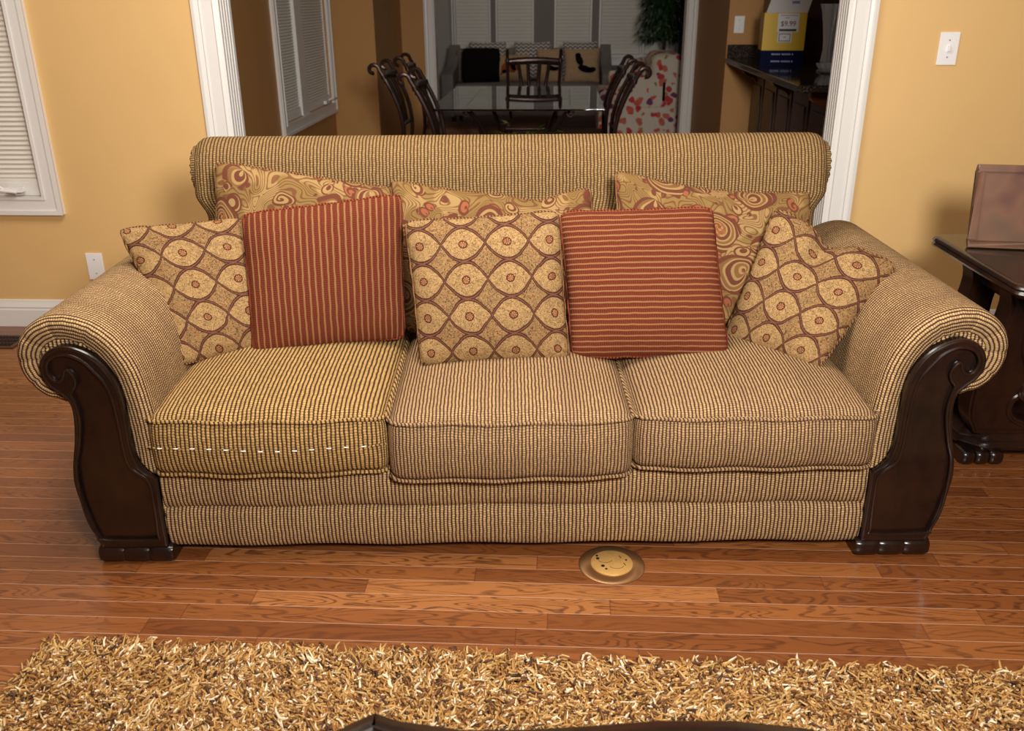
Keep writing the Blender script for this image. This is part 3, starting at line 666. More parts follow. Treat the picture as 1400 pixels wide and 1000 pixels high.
def seat(x0,x1,y0,zb,zt,mat,name,seed,extra=0):
    hx=(x1-x0)/2; y1=.66; hy=(y1-y0)/2; hz=(zt-zb)/2; cx=(x0+x1)/2; cy=(y0+y1)/2; cz=(zt+zb)/2
    def fn(x,y,z):
        a=x/hx; b=y/hy; c=z/hz
        top=max(0,c); dome=.050*(max(0,1-abs(a)**2.6))**.75*(max(0,1-abs(b)**3.))**.7*top
        bulge=.016*(1-min(1,abs(c))**2)*max(0,1-abs(a)**6)
        yy=y-(bulge if b<0 else 0)-.010*max(0,1-a*a)*(1 if b<0 else 0)*(1-b*b*0)
        if b<0: yy=y*(1)-(bulge+.012*max(0,1-a*a))*min(1,-b*1.2)
        sag=-.003*math.cos(a*1.5+seed)*(1 if c<0 else .5)+.0022*math.sin(a*9+seed*3)*(1 if b<-.7 else 0)
        return (cx+x*(1+.006*(1-c*c)),cy+yy,cz+z+dome+sag)
    mb=rbox(hx,hy,hz,.030,30,26,8,fn)
    o=mb.build(name,mat,sofa,auto=False); weld(o)
    # welts: top front/side loop and bottom front
    for (zz,r) in ((hz-.008,.0052),(-hz+.006,.0052)):
        pts=[]; rr=.028; N=14
        hx_,hy_=hx-.001,hy-.001
        for (qx,qy,a0) in ((-1,1,PI/2),(-1,-1,PI),(1,-1,1.5*PI),(1,1,0)):
            for k in range(6):
                a=a0+PI/2*k/5; pts.append((qx*(hx_-rr)+rr*math.cos(a),qy*(hy_-rr)+rr*math.sin(a)))
        pts=resample(pts,.012)
        w_=MB(); w_.tube([fn(px,py,zz) for px,py in pts],r,7,closed=True)
        # twisted look comes from uv along the loop
        me=w_.build('piping',mat,o,auto=False)
    return o
cL_=seat(CX-.880,CX-.305,-.006,.254,.408,M['weave_gold'],'seat_cushion',.4)
cM_=seat(CX-.303,CX+.286,-.020,.240,.404,M['weave_cushion'],'seat_cushion',1.9)
cR_=seat(CX+.288,CX+.876,-.008,.256,.404,M['weave_cushion'],'seat_cushion',3.1)
cL_['label']='golden beige left seat cushion with a white dashed seam'
# dashed white stitching with a dark seam line across the left cushion front
mb=MB()
for k in range(13):
    x=CX-.845+k*.0405; z=.336+.0035*math.sin(k*.7); a=(x-(CX-.5925))/.2875
    y=-.012-.016-.012*max(0,1-a*a)-.0035+.012*abs(a)**6
    MB().tube([(x-.0055,y+.0055,z),(x,y+.0035,z+.0006),(x+.0055,y+.0055,z+.0003)],.0013,6).build('stitch',M['white_thread'],cL_,label='short white stitch')
MB().tube([(CX-.5925+.285*q/24,-.006-.016-.012*max(0,1-(q/24)**2)-.0015+.012*abs(q/24)**6+.004,.334+.002*math.sin(q*.6)) for q in range(-24,25)],.0025,6).build('seam_cord',M['weave_gold'],cL_)

# ------------------------------------------------------------------ pillows
def S(P): # sofa local -> world
    x,y,z=P; return Vector((SO.x+x*math.cos(SR)-y*math.sin(SR),SO.y+x*math.sin(SR)+y*math.cos(SR),z))
def pillow(name,BL,BR,TR,TL,T,mat,label,cat='pillow',group=None,n=44,pinch=.055,sag=None,hmod=None,wr=1.,pipemat=None,tos=S,piper=.0042,seed=0,uvrot=False,round_=2.4):
    BL,BR,TR,TL=[tos(p) for p in (BL,BR,TR,TL)]
    c=(BL+BR+TR+TL)/4; W=((BR-BL).length+(TR-TL).length)/2; H=((TL-BL).length+(TR-BR).length)/2
    nr=((BR-BL)+(TR-TL)).cross((TL-BL)+(TR-BR)).normalized()      # towards the back for +z up? fix below
    if nr.y>0: nr=-nr
    rs=np.random.default_rng(seed+5); ph=rs.uniform(0,6.28,8)
    def base(a,b):
        # concave edges, corners stay
        cr_=1-.045*(abs(a*b))**9; a2=cr_*a*(1-pinch*(1-b*b)*abs(a)**3); b2=cr_*b*(1-pinch*(1-a*a)*abs(b)**3)
        s=(a2+1)/2; t=(b2+1)/2
        p=BL*(1-s)*(1-t)+BR*s*(1-t)+TR*s*t+TL*(1-s)*t
        if sag: p=p+tos(sag(a,b))-tos((0,0,0))
        return p
    def hh(a,b):
        e=max(0,1-abs(a)**round_)*max(0,1-abs(b)**round_); h=T/2*e**.45
        # radiating corner wrinkles and soft puckers along the seams
        ed=max(abs(a),abs(b)); k=1.3*math.sin(8*a*b+ph[0])+.7*math.sin(11*a+ph[1]+3*b)+.7*math.sin(12*b+ph[2]-2*a)
        h+=wr*.0035*k*max(0,ed-.35)*e**.3
        if hmod: h*=hmod(a,b)
        return h
    # denser near edges
    q=[math.sin(PI/2*(2*i/n-1)) for i in range(n+1)]
    F=[[base(a,b)+nr*hh(a,b) for b in q] for a in q]; B=[[base(a,b)-nr*hh(a,b) for b in q] for a in q]
    U=lambda i,j:((q[i]+1)/2*W,(q[j]+1)/2*H)
    if uvrot: U=lambda i,j:((q[j]+1)/2*H,(q[i]+1)/2*W)
    mb=MB(); mb.grid(F,U); mb.grid(B,U)
    off=Vector(c); 
    mb.v=[tuple(Vector(v)-off) for v in mb.v]
    root=mb.build(name,mat,None,auto=False,loc=off,label=label,cat=cat,group=group); weld(root,2e-5)
    loop=[base(a,-1) for a in q]+[base(1,b) for b in q[1:]]+[base(a,1) for a in q[::-1][1:]]+[base(-1,b) for b in q[::-1][1:-1]]
    loop=resample([tuple(Vector(p)-off) for p in loop],.008)
    # wavy welt
    pp=MB(); 
    pp.tube([(x+.0012*math.sin(i*.9+ph[3]),y,z+.0012*math.sin(i*.7+ph[4])) for i,(x,y,z) in enumerate(loop)],piper,6,closed=True)
    pp.build('piping',pipemat or mat,root,auto=False)
    return root
M['cord_brown']=weave('brown_cord',(150,112,72),(74,44,32),p=.009,b=.006)
M['cord_red']=weave('red_cord',(150,72,48),(80,30,22),p=.009,b=.006)
# back row: three large paisley pillows
sg1=lambda a,b:(0,.012*(1-a*a),(-.030*(1-a*a)-.022*(a+1)*.5*(1-a))*max(0,b))
pillow('throw_pillow',(-.86,.50,.44),(-.29,.50,.43),(-.292,.645,.815),(-.815,.600,.912),.135,M['paisley'],'large paisley back pillow at the left end, its top left corner pointing up',sag=lambda a,b:(0,0,(.008*(1-a*a))*max(0,b)),seed=1,pipemat=M['cord_brown'])
pillow('throw_pillow',(-.30,.50,.43),(.27,.50,.43),(.246,.64,.822),(-.336,.62,.856),.135,M['paisley2'],'large paisley back pillow in the middle behind the centre medallion pillow',sag=lambda a,b:(0,0,(-.022*(1-a*a)-.022*math.exp(-((a-.45)/.25)**2))*max(0,b)),seed=2,pipemat=M['cord_brown'])
pillow('throw_pillow',(.31,.50,.43),(.87,.50,.43),(.882,.66,.800),(.296,.595,.882),.135,M['paisley3'],'large paisley back pillow at the right end, tilting down to the right',sag=lambda a,b:(0,0,-.018*(1-a*a)*max(0,b)),seed=3,pipemat=M['cord_brown'])
# front row
pillow('throw_pillow',(-.880,.270,.425),(-.50,.44,.428),(-.60,.60,.775),(-1.055,.455,.756),.105,M['ogee2'],'medallion patterned pillow leaning over the left arm',seed=4,pipemat=M['cord_brown'],pinch=.06)
pillow('throw_pillow',(-.688,.322,.437),(-.290,.430,.440),(-.283,.490,.838),(-.712,.450,.794),.120,M['red_v'],'rust red pillow with upright tan ribs, left of the centre',seed=5,pipemat=M['cord_red'],pinch=.025)
pillow('throw_pillow',(-.232,.245,.432),(.163,.270,.434),(.136,.385,.812),(-.270,.375,.790),.125,M['ogee'],'medallion patterned square pillow in the centre of the sofa',seed=6,pipemat=M['cord_brown'],pinch=.035)
pillow('throw_pillow',(.168,.290,.432),(.588,.285,.432),(.545,.430,.808),(.138,.440,.796),.120,M['red_h'],'rust red pillow with level tan ribs, right of the centre',seed=7,pipemat=M['cord_red'],pinch=.025)
def notch(a,b): # chop fold running in from the middle of the upper right edge
    d=abs(a+.02); return 1-.62*math.exp(-(d/.13)**2)*min(1,max(0,(b+.05)/.8))
pillow('throw_pillow',(.600,.425,.428),(.800,.205,.428),(1.028,.345,.668),(.735,.510,.790),.125,M['ogee'],'medallion patterned pillow turned on its corner against the right arm',seed=8,pipemat=M['cord_brown'],pinch=.04,
  sag=lambda a,b:((-.012)*math.exp(-((a+.02)/.2)**2)*max(0,b),0,-.032*math.exp(-((a+.02)/.24)**2)*max(0,b)**1.5),hmod=notch,uvrot=False)

# ------------------------------------------------------------------ shag rug
RX0,RX1,RY0,RY1=-1.10,1.62,.05,1.515
rug=empty('shag_rug',((RX0+RX1)/2,(RY0+RY1)/2,0),0,label='golden brown shag rug on the floor in front of the sofa',cat='rug')
ox,oy=rug.location.x,rug.location.y
bx('rug_backing',(RX0-ox,RY0-oy,.0),(RX1-ox,RY1-oy,.014),M['rugback'],rug,bevel=.004)
def strands(n,y0,y1,rmin,rmax):
    x=RNG.uniform(RX0,RX1,n); y=RNG.uniform(y0,y1,n)
    # lean: smooth field plus jitter
    ang=1.9*np.sin(x*3.1+y*2.3)+1.3*np.sin(x*7.7-y*6.1+1.)+RNG.normal(0,.9,n)
    edge=np.clip((y-(RY1-.05))/.05,0,1); edgeL=np.clip((RX0+.05-x)/.05,0,1)
    lean=RNG.uniform(.25,1.0,n)*.032
    dx=np.cos(ang)*lean-edgeL*.015; dy=np.sin(ang)*lean*.8+edge*.012
    L=RNG.uniform(.018,.038,n)*(1+.18*np.sin(x*23+y*9)*np.cos(y*31-x*7)); r=RNG.uniform(rmin,rmax,n)
    K=7; S3=4; t=np.linspace(0,1,K)
    bx_=RNG.normal(0,.009,n); by_=RNG.normal(0,.009,n); cx_=RNG.normal(0,.0045,n); cy_=RNG.normal(0,.0045,n)
    P=np.zeros((n,K,3))
    for k,tt in enumerate(t):
        P[:,k,0]=x+dx*tt**1.6+bx_*np.sin(tt*PI)+cx_*np.sin(tt*2*PI)
        P[:,k,1]=y+dy*tt**1.6+by_*np.sin(tt*PI)+cy_*np.sin(tt*2*PI)
        P[:,k,2]=.010+L*(tt-.28*tt**2.5*(lean/.032))
    T=np.gradient(P,axis=1); T/=np.linalg.norm(T,axis=2)[:,:,None]
    ref=np.stack([np.cos(ang+1.57),np.sin(ang+1.57),np.zeros(n)],1)[:,None,:]*np.ones((1,K,1))
    A=np.cross(T,ref); A/=np.linalg.norm(A,axis=2)[:,:,None]; B=np.cross(T,A)
    rad=r[:,None]*np.array([.8,1.,1.08,1.1,1.08,1.,.6])[None,:]
    V=np.zeros((n,K,S3,3))
    for s in range(S3):
        a=2*PI*s/S3; V[:,:,s,:]=P+(A*math.cos(a)+B*math.sin(a))*rad[:,:,None]
    V=V.reshape(-1,3); idx=np.arange(n)[:,None,None,None]*K*S3
    F=[]
    for k in range(K-1):
        for s in range(S3):
            s2=(s+1)%S3; F.append([k*S3+s,k*S3+s2,(k+1)*S3+s2,(k+1)*S3+s])
    F.append([(K-1)*S3+i for i in range(4)])
    F=np.array(F)[None,:,:]+(np.arange(n)*K*S3)[:,None,None]
    pal=np.array([lin(c)[:3] for c in ((186,142,80),(168,122,66),(204,170,116),(232,212,180),(122,80,46),(80,52,34),(150,100,52),(192,152,96))])
    big=.5+.5*np.sin(x*2.7+1.2)*np.cos(y*5.+x)
    ch=RNG.choice(8,n,p=[.22,.17,.14,.09,.12,.09,.09,.08]); C=pal[ch]*RNG.uniform(.82,1.12,(n,1))
    return V,F.reshape(-1,4),C,K*S3
def make_shag():
    parts=[strands(40000,1.17,RY1,.0020,.0034),strands(30000,RY0,1.17,.0032,.0046)]
    vs=[];fs=[];cs=[];b=0
    for V,F,C,k in parts:
        vs.append(V); fs.append(F+b); cs.append(np.repeat(C,k,0)); b+=len(V)
    V=np.concatenate(vs); F=np.concatenate(fs); C=np.concatenate(cs); V[:,0]-=ox; V[:,1]-=oy
    me=bpy.data.meshes.new('shag_pile'); me.vertices.add(len(V)); me.vertices.foreach_set('co',V.astype(np.float32).ravel())
    me.loops.add(F.size); me.loops.foreach_set('vertex_index',F.astype(np.int32).ravel()); me.polygons.add(len(F))
    me.polygons.foreach_set('loop_start',np.arange(0,F.size,4,dtype=np.int32)); me.update(calc_edges=True)
    at=me.attributes.new('yarn','FLOAT_COLOR','POINT'); at.data.foreach_set('color',np.concatenate([C,np.ones((len(C),1))],1).astype(np.float32).ravel())
    o=link('shag_pile',me,M['shag'],rug,True); o['kind']='stuff'
make_shag()

# ------------------------------------------------------------------ floor outlet
d=empty('floor_outlet_cover',(.146,1.905,0),SR,label='round brushed brass outlet cover set in the floor under the sofa front',cat='floor outlet')
MB().lathe([(.0001,0),(.083,0),(.083,.0015),(.079,.0045),(.058,.006),(.0555,.0055),(.0001,.0055)],96).build('outer_ring',M['brass'],d)
mb=MB(); mb.lathe([(.0001,.009),(.050,.009),(.0525,.008),(.0535,.0055)],72); mb.build('lid',M['brass_inner'],d)
mb=MB()
for (cx,cy) in ((-.016,.012),(.010,-.014)):
    mb.tube([(cx+.018*math.cos(a),cy+.014*math.sin(a),.0092) for a in [PI+.3+k*(PI-.6)/14 for k in range(15)]],.0006,5)
mb.build('lid_groove',M['pot'],d)
for (x,y,r_) in ((-.034,.016,.0042),(-.035,.028,.0032),(-.024,-.016,.0046),(-.017,-.029,.003),(.037,.008,.0026)):
    MB().lathe([(.0001,.0102),(r_,.0102),(r_,.0088)],14,(x,y,0)).build('screw',M['black'],d,label='dark screw')
for (x,y) in ((.023,.022),(.031,-.010)): MB().tube([(x-.002,y+.005,.0095),(x+.002,y-.005,.0095)],.0009,5).build('slot',M['black'],d,label='dark slot')

# ------------------------------------------------------------------ coffee table edge at the bottom
ct=empty('coffee_table',(.06,.56,0),0,label='dark wood coffee table with a curved moulded edge at the bottom of the view',cat='coffee table')
top=[(-.262,.893),(-.235,.913),(-.20,.900),(-.112,.888),(-.03,.893),(.044,.902),(.14,.916),(.236,.920),(.32,.912),(.40,.895),(.455,.885)]
full=[(x-.06,y-.56) for x,y in top]
right=[(.455,.885),(.48,.86),(.46,.75),(.475,.56),(.46,.37),(.48,.26),(.455,.235)]
bot=[(.40,.225),(.236,.20),(.044,.218),(-.112,.232),(-.20,.22),(-.235,.207)]
left=[(-.262,.227),(-.300,.26),(-.285,.37),(-.30,.56),(-.285,.75),(-.300,.86)]
out=[(x-.06,y-.56) for x,y in top[:-1]+right+bot+left]
def slab(outl,levels):
    P=np.array(resample(out,.012)); nr=inward(P); mb=MB(); rings=[]
    for z,ins in levels: rings.append([(p[0],p[1],z) for p in P+nr*ins])
    mb.grid(rings,cv=True); cap(mb,rings[0]); cap(mb,rings[-1]); return mb
slab(out,[(.415,.012),(.42,.004),(.428,.0),(.436,.004),(.442,.0),(.450,.001),(.456,.007),(.458,.03),(.455,.033),(.455,.034)]).build('tabletop',M['wood'],ct)
slab(out,[(.34,.03),(.415,.026)]).build('apron',M['wood'],ct)
for sx in (-1,1):
    for sy in (-1,1):
        cx,cy=(.03+sx*.28),sy*.27
        pts=[(cx,cy,.36),(cx+sx*.025,cy+sy*.02,.29),(cx+sx*.01,cy+sy*.01,.17),(cx-sx*.005,cy-sy*.005,.08),(cx+sx*.02,cy+sy*.015,.0)]
        MB().tube(catmull(pts,5),lambda t:.034-.016*math.sin(t*PI*.9)+(.006 if t>.92 else 0),12).build('leg',M['wood'],ct)

# ------------------------------------------------------------------ carved end table right of the sofa
et=empty('end_table',(1.56,2.66,0),math.radians(2),label='dark carved wood end table with scrolled legs beside the right sofa arm',cat='end table')
mb=MB()
def rect(hx,hy,c=.03): return [(-hx+c,-hy),(hx-c,-hy),(hx,-hy+c),(hx,hy-c),(hx-c,hy),(-hx+c,hy),(-hx,hy-c),(-hx,-hy+c)]
def slab2(o_,levels,step=.02):
    P=np.array(resample(o_,step)); nr=inward(P); mb=MB(); rings=[]
    for z,ins in levels: rings.append([(p[0],p[1],z) for p in P+nr*ins])
    mb.grid(rings,cv=True); cap(mb,rings[0]); cap(mb,rings[-1]); return mb
slab2(rect(.335,.30),[(.560,.016),(.566,.004),(.574,0),(.582,.005),(.588,0),(.596,.004),(.600,.012),(.600,.02)]).build('tabletop',M['wood2'],et)
slab2(rect(.24,.24),[(.49,.0),(.50,-.006),(.560,0)]).build('apron',M['wood2'],et)
bx('centre_panel',(-.17,-.06,.09),(.30,.06,.52),M['wood2'],et,bevel=.006)
slab2(rect(.332,.175,.06),[(.048,.0),(.058,-.004),(.064,.004),(.074,.006),(.080,.016),(.092,.020),(.096,.035)]).build('plinth',M['wood2'],et)
for sx in (-1,1):
    for sy in (-1,1):
        f=MB()
        for k in range(3):
            P=[]; a=-.062+k*.042; b=a+.040
            for q in range(7):
                t=q/6; x=a+(b-a)*t; sc=1-.15*abs(2*t-1)**4
                P.append([(sx*.275+x,sy*.145+.045*sc*math.copysign(abs(math.cos(w_))**.6,math.cos(w_)),.025+.0245*sc*math.copysign(abs(math.sin(w_))**.6,math.sin(w_))) for w_ in [2*PI*j/18 for j in range(18)]])
            f.grid(P,cv=True); cap(f,P[0]); cap(f,P[-1])
        f.build('foot',M['wood2'],et)
# scroll slabs carrying the top, front and rear
for yy in (-.12,.12):
    for sx in (-1,1):
        S_=[(.275,.56),(.272,.50),(.280,.44),(.300,.37),(.322,.30),(.332,.23),(.330,.16),(.312,.118),(.28,.094),(.08,.094),(.06,.105),(.10,.125),(.16,.135),(.20,.16),(.20,.20),(.165,.23),(.155,.27),(.18,.32),(.20,.37),(.20,.44),(.19,.50),(.19,.56)]
        o=resample(catmull([(sx*x,z) for x,z in S_],4,True),.008)
        f=MB(); polyplate(o,yy-.035,yy+.035,f); ins=np.array(o)+inward(np.array(o))*.012
        f.tube([(x,yy-.036,z) for x,z in ins],.006,6,closed=True)
        # volute carved at the inner lower end
        sp=[(sx*(.165+(.012+.018*t)*math.cos(4*PI*t)),yy-.040,.235+(.012+.018*t)*math.sin(4*PI*t)) for t in [k/40 for k in range(41)]]
        f.tube(sp,lambda t:.009-.003*t,8)
        mb=f; mb.lathe([(.0001,.0),(.016,.0),(.018,.012),(.010,.022),(.0001,.024)],14,(sx*.165,yy-.03,.225))
        f.build('scroll_leg',M['wood2'],et)
pf=empty('picture_frame',(1.46,2.74,.602),math.radians(-8),label='dusky pinkish brown framed picture standing on the end table by the right wall',cat='picture frame')
fm=MB()
for lo,hi in (((-.20,-.010,0),(.20,.010,.022)),((-.20,-.010,.228),(.20,.010,.25)),((-.20,-.010,.022),(-.178,.010,.228)),((.178,-.010,.022),(.20,.010,.228))): fm.box(lo,hi)
o=fm.build('frame',M['print'],pf,bevel=.003); o.rotation_euler=(math.radians(-10),0,0)
o=bx('picture',(-.18,-.004,.02),(.18,.004,.23),M['print'],pf); o.rotation_euler=(math.radians(-10),0,0)
o=bx('stand',(-.03,.03,0),(.03,.036,.20),M['black'],pf); o.rotation_euler=(math.radians(14),0,0); o.location=(0,.048,.002)

# ------------------------------------------------------------------ dining set
gt=empty('dining_table',(-.24,5.87,0),0,label='rectangular glass topped dining table on a dark iron base behind the sofa',cat='dining table')
bx('glass_top',(-.49,-.69,.728),(.49,.69,.740),M['glass'],gt,bevel=.003)
mb=MB()
for sx in (-1,1):
    for sy in (-1,1):
        pts=catmull([(sx*.30,sy*.52,.722),(sx*.25,sy*.48,.66),(sx*.17,sy*.40,.50),(sx*.15,sy*.36,.3),(sx*.24,sy*.42,.12),(sx*.32,sy*.50,.012)],6)
        l=MB(); l.tube(pts,.014,8); l.tube([(sx*.30+.02*math.cos(a),sy*.52,.700+.02*math.sin(a)) for a in [k*.6 for k in range(10)]],.008,6)
        l.build('leg',M['iron'],gt)
mb.tube([(-.30,-.52,.722),(.30,-.52,.722),(.30,.52,.722),(-.30,.52,.722)],.010,8,closed=True); mb.build('support_ring',M['iron'],gt)
def make_chair():
    r=empty('dining_chair')
    # local: front -y, back +y ; width x
    def prof(t): # back post side profile y(z)
        z=.44+t*.48; return .175+.012+.115*t**1.7+.03*math.sin(t*PI)*-1, z
    for sx in (-1,1):
        pts=[]
        for k in range(13):
            t=k/12; y,z=prof(t); pts.append((sx*(.165+.035*t**1.5+.01*math.sin(t*PI)),y,z))
        # scroll turning back over the top
        x=pts[-1][0]; y,z=pts[-1][1:]; 
        for k in range(1,16):
            a=k/15*PI*1.55; R=.034-.014*(k/15); pts.append((x+sx*.004*k/15,y+.034-R*math.cos(a)+ (0),z+R*math.sin(a)*.95))
        MB().tube(pts,lambda t:.0125 if t<.6 else .0125-.002*(t-.6),8).build('back_post',M['iron'],r)
        c=MB(); c.tube([(sx*.198,prof(.9)[0],prof(.9)[1]-.006),(sx*.1985,prof(.92)[0],prof(.92)[1]+.006)],.0175,10); c.build('collar',M['iron'],r)
        MB().tube(catmull([(sx*.165,.185,.44),(sx*.17,.20,.25),(sx*.18,.25,.0)],5),.0125,8).build('leg',M['iron'],r)
        MB().tube(catmull([(sx*.185,-.19,.44),(sx*.195,-.21,.25),(sx*.19,-.20,.0)],5),.0125,8).build('leg',M['iron'],r)
    y1,z1=prof(.90); y0,z0=prof(.30)
    P=[[(-.195+.39*i/16,y1+.018*math.sin(PI*i/16)+dy,z1+dz+.010*math.sin(PI*i/16)) for (dy,dz) in ((-.006,-.030),(-.008,.0),(-.006,.022),(.006,.022),(.008,0),(.006,-.030))] for i in range(17)]
    t=MB(); t.grid(P,cv=True); cap(t,P[0]); cap(t,P[-1]); t.build('top_rail',M['iron'],r,auto=False)
    t=MB(); t.tube([(-.17+.34*i/8,y0+.01*math.sin(PI*i/8),z0) for i in range(9)],.009,8,squash=(1.5,.8)); t.build('lower_rail',M['iron'],r)
    for q in (-.105,-.040,.040,.105):
        pts=[]
        for k in range(9):
            u=k/8; y,z=prof(.30+.58*u); pts.append((q*(.72+.45*abs(u-.15)),y+.012,z))
        MB().tube(pts,.008,6,squash=(1.7,.7)).build('slat',M['iron'],r)
    t=MB(); t.tube([(-.185,-.19,.44),(.185,-.19,.44),(.168,.185,.44),(-.168,.185,.44)],.010,8,closed=True); t.build('seat_frame',M['iron'],r)
    def fn(x,y,z): return (x*(1-.06*(y/.2)),y,z+.455+.018*max(0,1-(x/.19)**2)*max(0,1-(y/.2)**2)*(1 if z>0 else 0))
    s_=rbox(.185,.195,.026,.02,10,10,2,fn).build('seat',M['cushion'],r,auto=False); weld(s_)
    return r
M['cushion']=plain('brown_seat_fabric',(84,56,42),.9,.2,nscale=30,namt=.1)
def copy_tree(o,parent=None):
    c=o.copy(); COL.objects.link(c)
    if parent: c.parent=parent
    for ch in [x for x in bpy.data.objects if x.parent==o]: copy_tree(ch,c)
    return c
ch0=make_chair(); GR='iron dining chairs around the glass table'
# facing +x means back towards -x : rotate so local +y (back) points to -x => rz=+90deg
spots=[(-.76,5.10,90,'dark iron dining chair at the left near corner of the glass table, nearest the sofa'),
 (-1.06,5.82,90,'dark iron dining chair leftmost in the dining room, against the brown wall'),
 (-1.03,6.49,93,'iron dining chair left of the glass table, farthest back of the left three'),
 (-.20,6.78,0,'iron dining chair at the far end of the glass table before the grey loveseat'),
 (.36,5.50,-90,'iron dining chair right of the glass table, nearer to the beige sofa'),
 (.34,6.15,-90,'iron dining chair right of the glass table, nearer to the floral armchair')]
for i,(x,y,a,lb) in enumerate(spots):
    c=ch0 if i==0 else copy_tree(ch0)
    # local post top sits .27 behind the seat centre
    bxk={90:.27,93:.27,-90:-.22,0:0}[a]
    c.location=(x+bxk,y,0); c.rotation_euler=(0,0,math.radians(a)); c['label']=lb; c['category']='chair'; c['group']=GR
# flower arrangement under the glass
fl=empty('flower_arrangement',(-.20,5.45,0),0,label='leafy arrangement with plum flowers in a dark urn under the glass table',cat='plant')
MB().lathe([(.0001,0),(.09,0),(.095,.02),(.05,.06),(.04,.14),(.09,.22),(.14,.33),(.15,.36),(.14,.37),(.0001,.34)],24).build('urn',M['pot'],fl)
def leafquad(mb,c,d,L,Wd,up_=Vector((0,0,1)),mi=0):
    d=d.normalized(); s=d.cross(up_); s=s.normalized() if s.length>1e-4 else Vector((1,0,0)); n=s.cross(d)
    prof=[(0,.15),(.3,1.),(.6,.8),(1.,.05)]; vs=[]
    for t,w_ in prof:
        b=c+d*L*t-n*(L*.35*t*t)
        vs+=[b-s*Wd*w_/2+n*Wd*.12*w_,b,b+s*Wd*w_/2+n*Wd*.12*w_]
    fs=[]
    for k in range(3):
        a=k*3; fs+=[(a,a+3,a+4,a+1),(a+1,a+4,a+5,a+2)]
    mb.add(vs,fs,mi=mi)
rn=random.Random(3)
mb=MB(); mb2=MB(); mb3=MB()
for k in range(150):
    a=rn.uniform(0,2*PI); R=rn.uniform(.02,.27)**1; z=rn.uniform(.36,.60)-.3*max(0,R-.2); c=Vector((R*math.cos(a),R*math.sin(a),z)); dd=Vector((math.cos(a),math.sin(a),rn.uniform(-.3,.8)))
    leafquad(mb if rn.random()<.7 else mb2,c,dd,rn.uniform(.05,.10),rn.uniform(.02,.04))
mb.build('foliage',M['leaf'],fl); mb2.build('foliage',M['leaf2'],fl,label='yellow green leaves')
for k in range(9):
    a=rn.uniform(0,2*PI); R=rn.uniform(.08,.24); c=Vector((R*math.cos(a),R*math.sin(a),rn.uniform(.50,.62)))
    f=MB()
    for q in range(7):
        b=q*2*PI/7; leafquad(f,c,Vector((math.cos(b),math.sin(b),.5)),.035,.028)
    f.build('flower',M['petal'],fl)
# ------------------------------------------------------------------ grey loveseat and its pillows
lv=empty('loveseat',(-.35,10.35,0),0,label='grey upholstered loveseat under the sunroom blinds',cat='sofa')
def softbox(lo,hi,mat,name,par,r=.03,dome=0,**k):
    hx,hy,hz=[(b-a)/2 for a,b in zip(lo,hi)]; c=[(a+b)/2 for a,b in zip(lo,hi)]; r=min(r,hx*.9,hy*.9,hz*.9)
    o=rbox(hx,hy,hz,r,8,8,5,lambda x,y,z:(c[0]+x,c[1]+y,c[2]+z+dome*max(0,1-(x/hx)**2)*max(0,1-(y/hy)**2)*(1 if z>0 else 0))).build(name,mat,par,auto=False,**k); weld(o); return o
softbox((-.82,.18,.14),(.80,.42,.78),M['grey_sofa'],'backrest',lv,.05)
softbox((-.80,-.40,.12),(.80,.30,.30),M['grey_sofa'],'base',lv,.03)
for sx in (-1,1):
    a=MB(); P=[]
    prf=[(-.42,.12),(-.44,.48),(-.40,.57),(.0,.62),(.28,.75),(.40,.77),(.40,.12)]
    for x in (.79,.80,.90,.91):
        ins=.01 if x in (.79,.91) else 0; P.append([(sx*x,y*(1-ins),z-ins*.5) for y,z in catmull(prf,3)])
    a.grid(P,cv=True); cap(a,P[0]); cap(a,P[-1]); a.build('arm',M['grey_sofa'],lv)
    softbox((min(0,sx*.79),-.42,.30),(max(0,sx*.79),.20,.45),M['grey_sofa'],'seat_cushion',lv,.04,.02)
    for sy in (-.36,.34): MB().tube([(sx*.80,sy,0),(sx*.80,sy,.13)],lambda t:.018+.01*t,8).build('leg',M['wood'],lv)
idt=lambda P: Vector(P)
def lp(x0,x1,y,z0,z1,lean,mat,label,T=.13,name='throw_pillow',pinch=.08,seed=0,**k):
    return pillow(name,(x0,y,z0),(x1,y,z0),(x1,y+lean,z1),(x0,y+lean,z1),T,mat,label,n=18,tos=idt,seed=seed,pinch=pinch,**k)
lp(-1.02,-.60,10.36,.46,.86,.12,M['chevron'],'grey chevron pillow at the left end of the grey loveseat',seed=20)
lp(-.52,-.10,10.36,.46,.86,.12,M['chevron'],'grey chevron pillow in the middle of the grey loveseat',seed=21)
lp(.02,.40,10.36,.46,.86,.12,M['chevron'],'grey chevron pillow at the right end of the grey loveseat, behind the dark bird pillow',seed=22)
lp(-1.06,-.66,10.12,.45,.80,.10,M['fur'],'black furry cushion at the left end of the grey loveseat',T=.2,pinch=-.02,seed=23)
o=lp(-.74,-.34,10.16,.46,.74,.10,M['tan_pillow'],'tan pillow with a rust flower beside the black furry cushion',seed=24)
def motif(o,shapes,mat,name):
    # raised embroidered patches on the pillow face
    mb=MB()
    for (cx,cz,rx,rz,rot) in shapes:
        P=[(cx+rx*math.cos(a)*math.cos(rot)-rz*math.sin(a)*math.sin(rot),cz+rx*math.cos(a)*math.sin(rot)+rz*math.sin(a)*math.cos(rot)) for a in [2*PI*k/20 for k in range(20)]]
        polyplate(P,-.078,-.066,mb)
    q=mb.build(name,mat,o); return q
motif(o,[(-.02,0,.08,.07,0),(.05,.03,.05,.05,.5),(-.06,-.05,.05,.04,.4)],M['rust_patch'],'flower_motif')
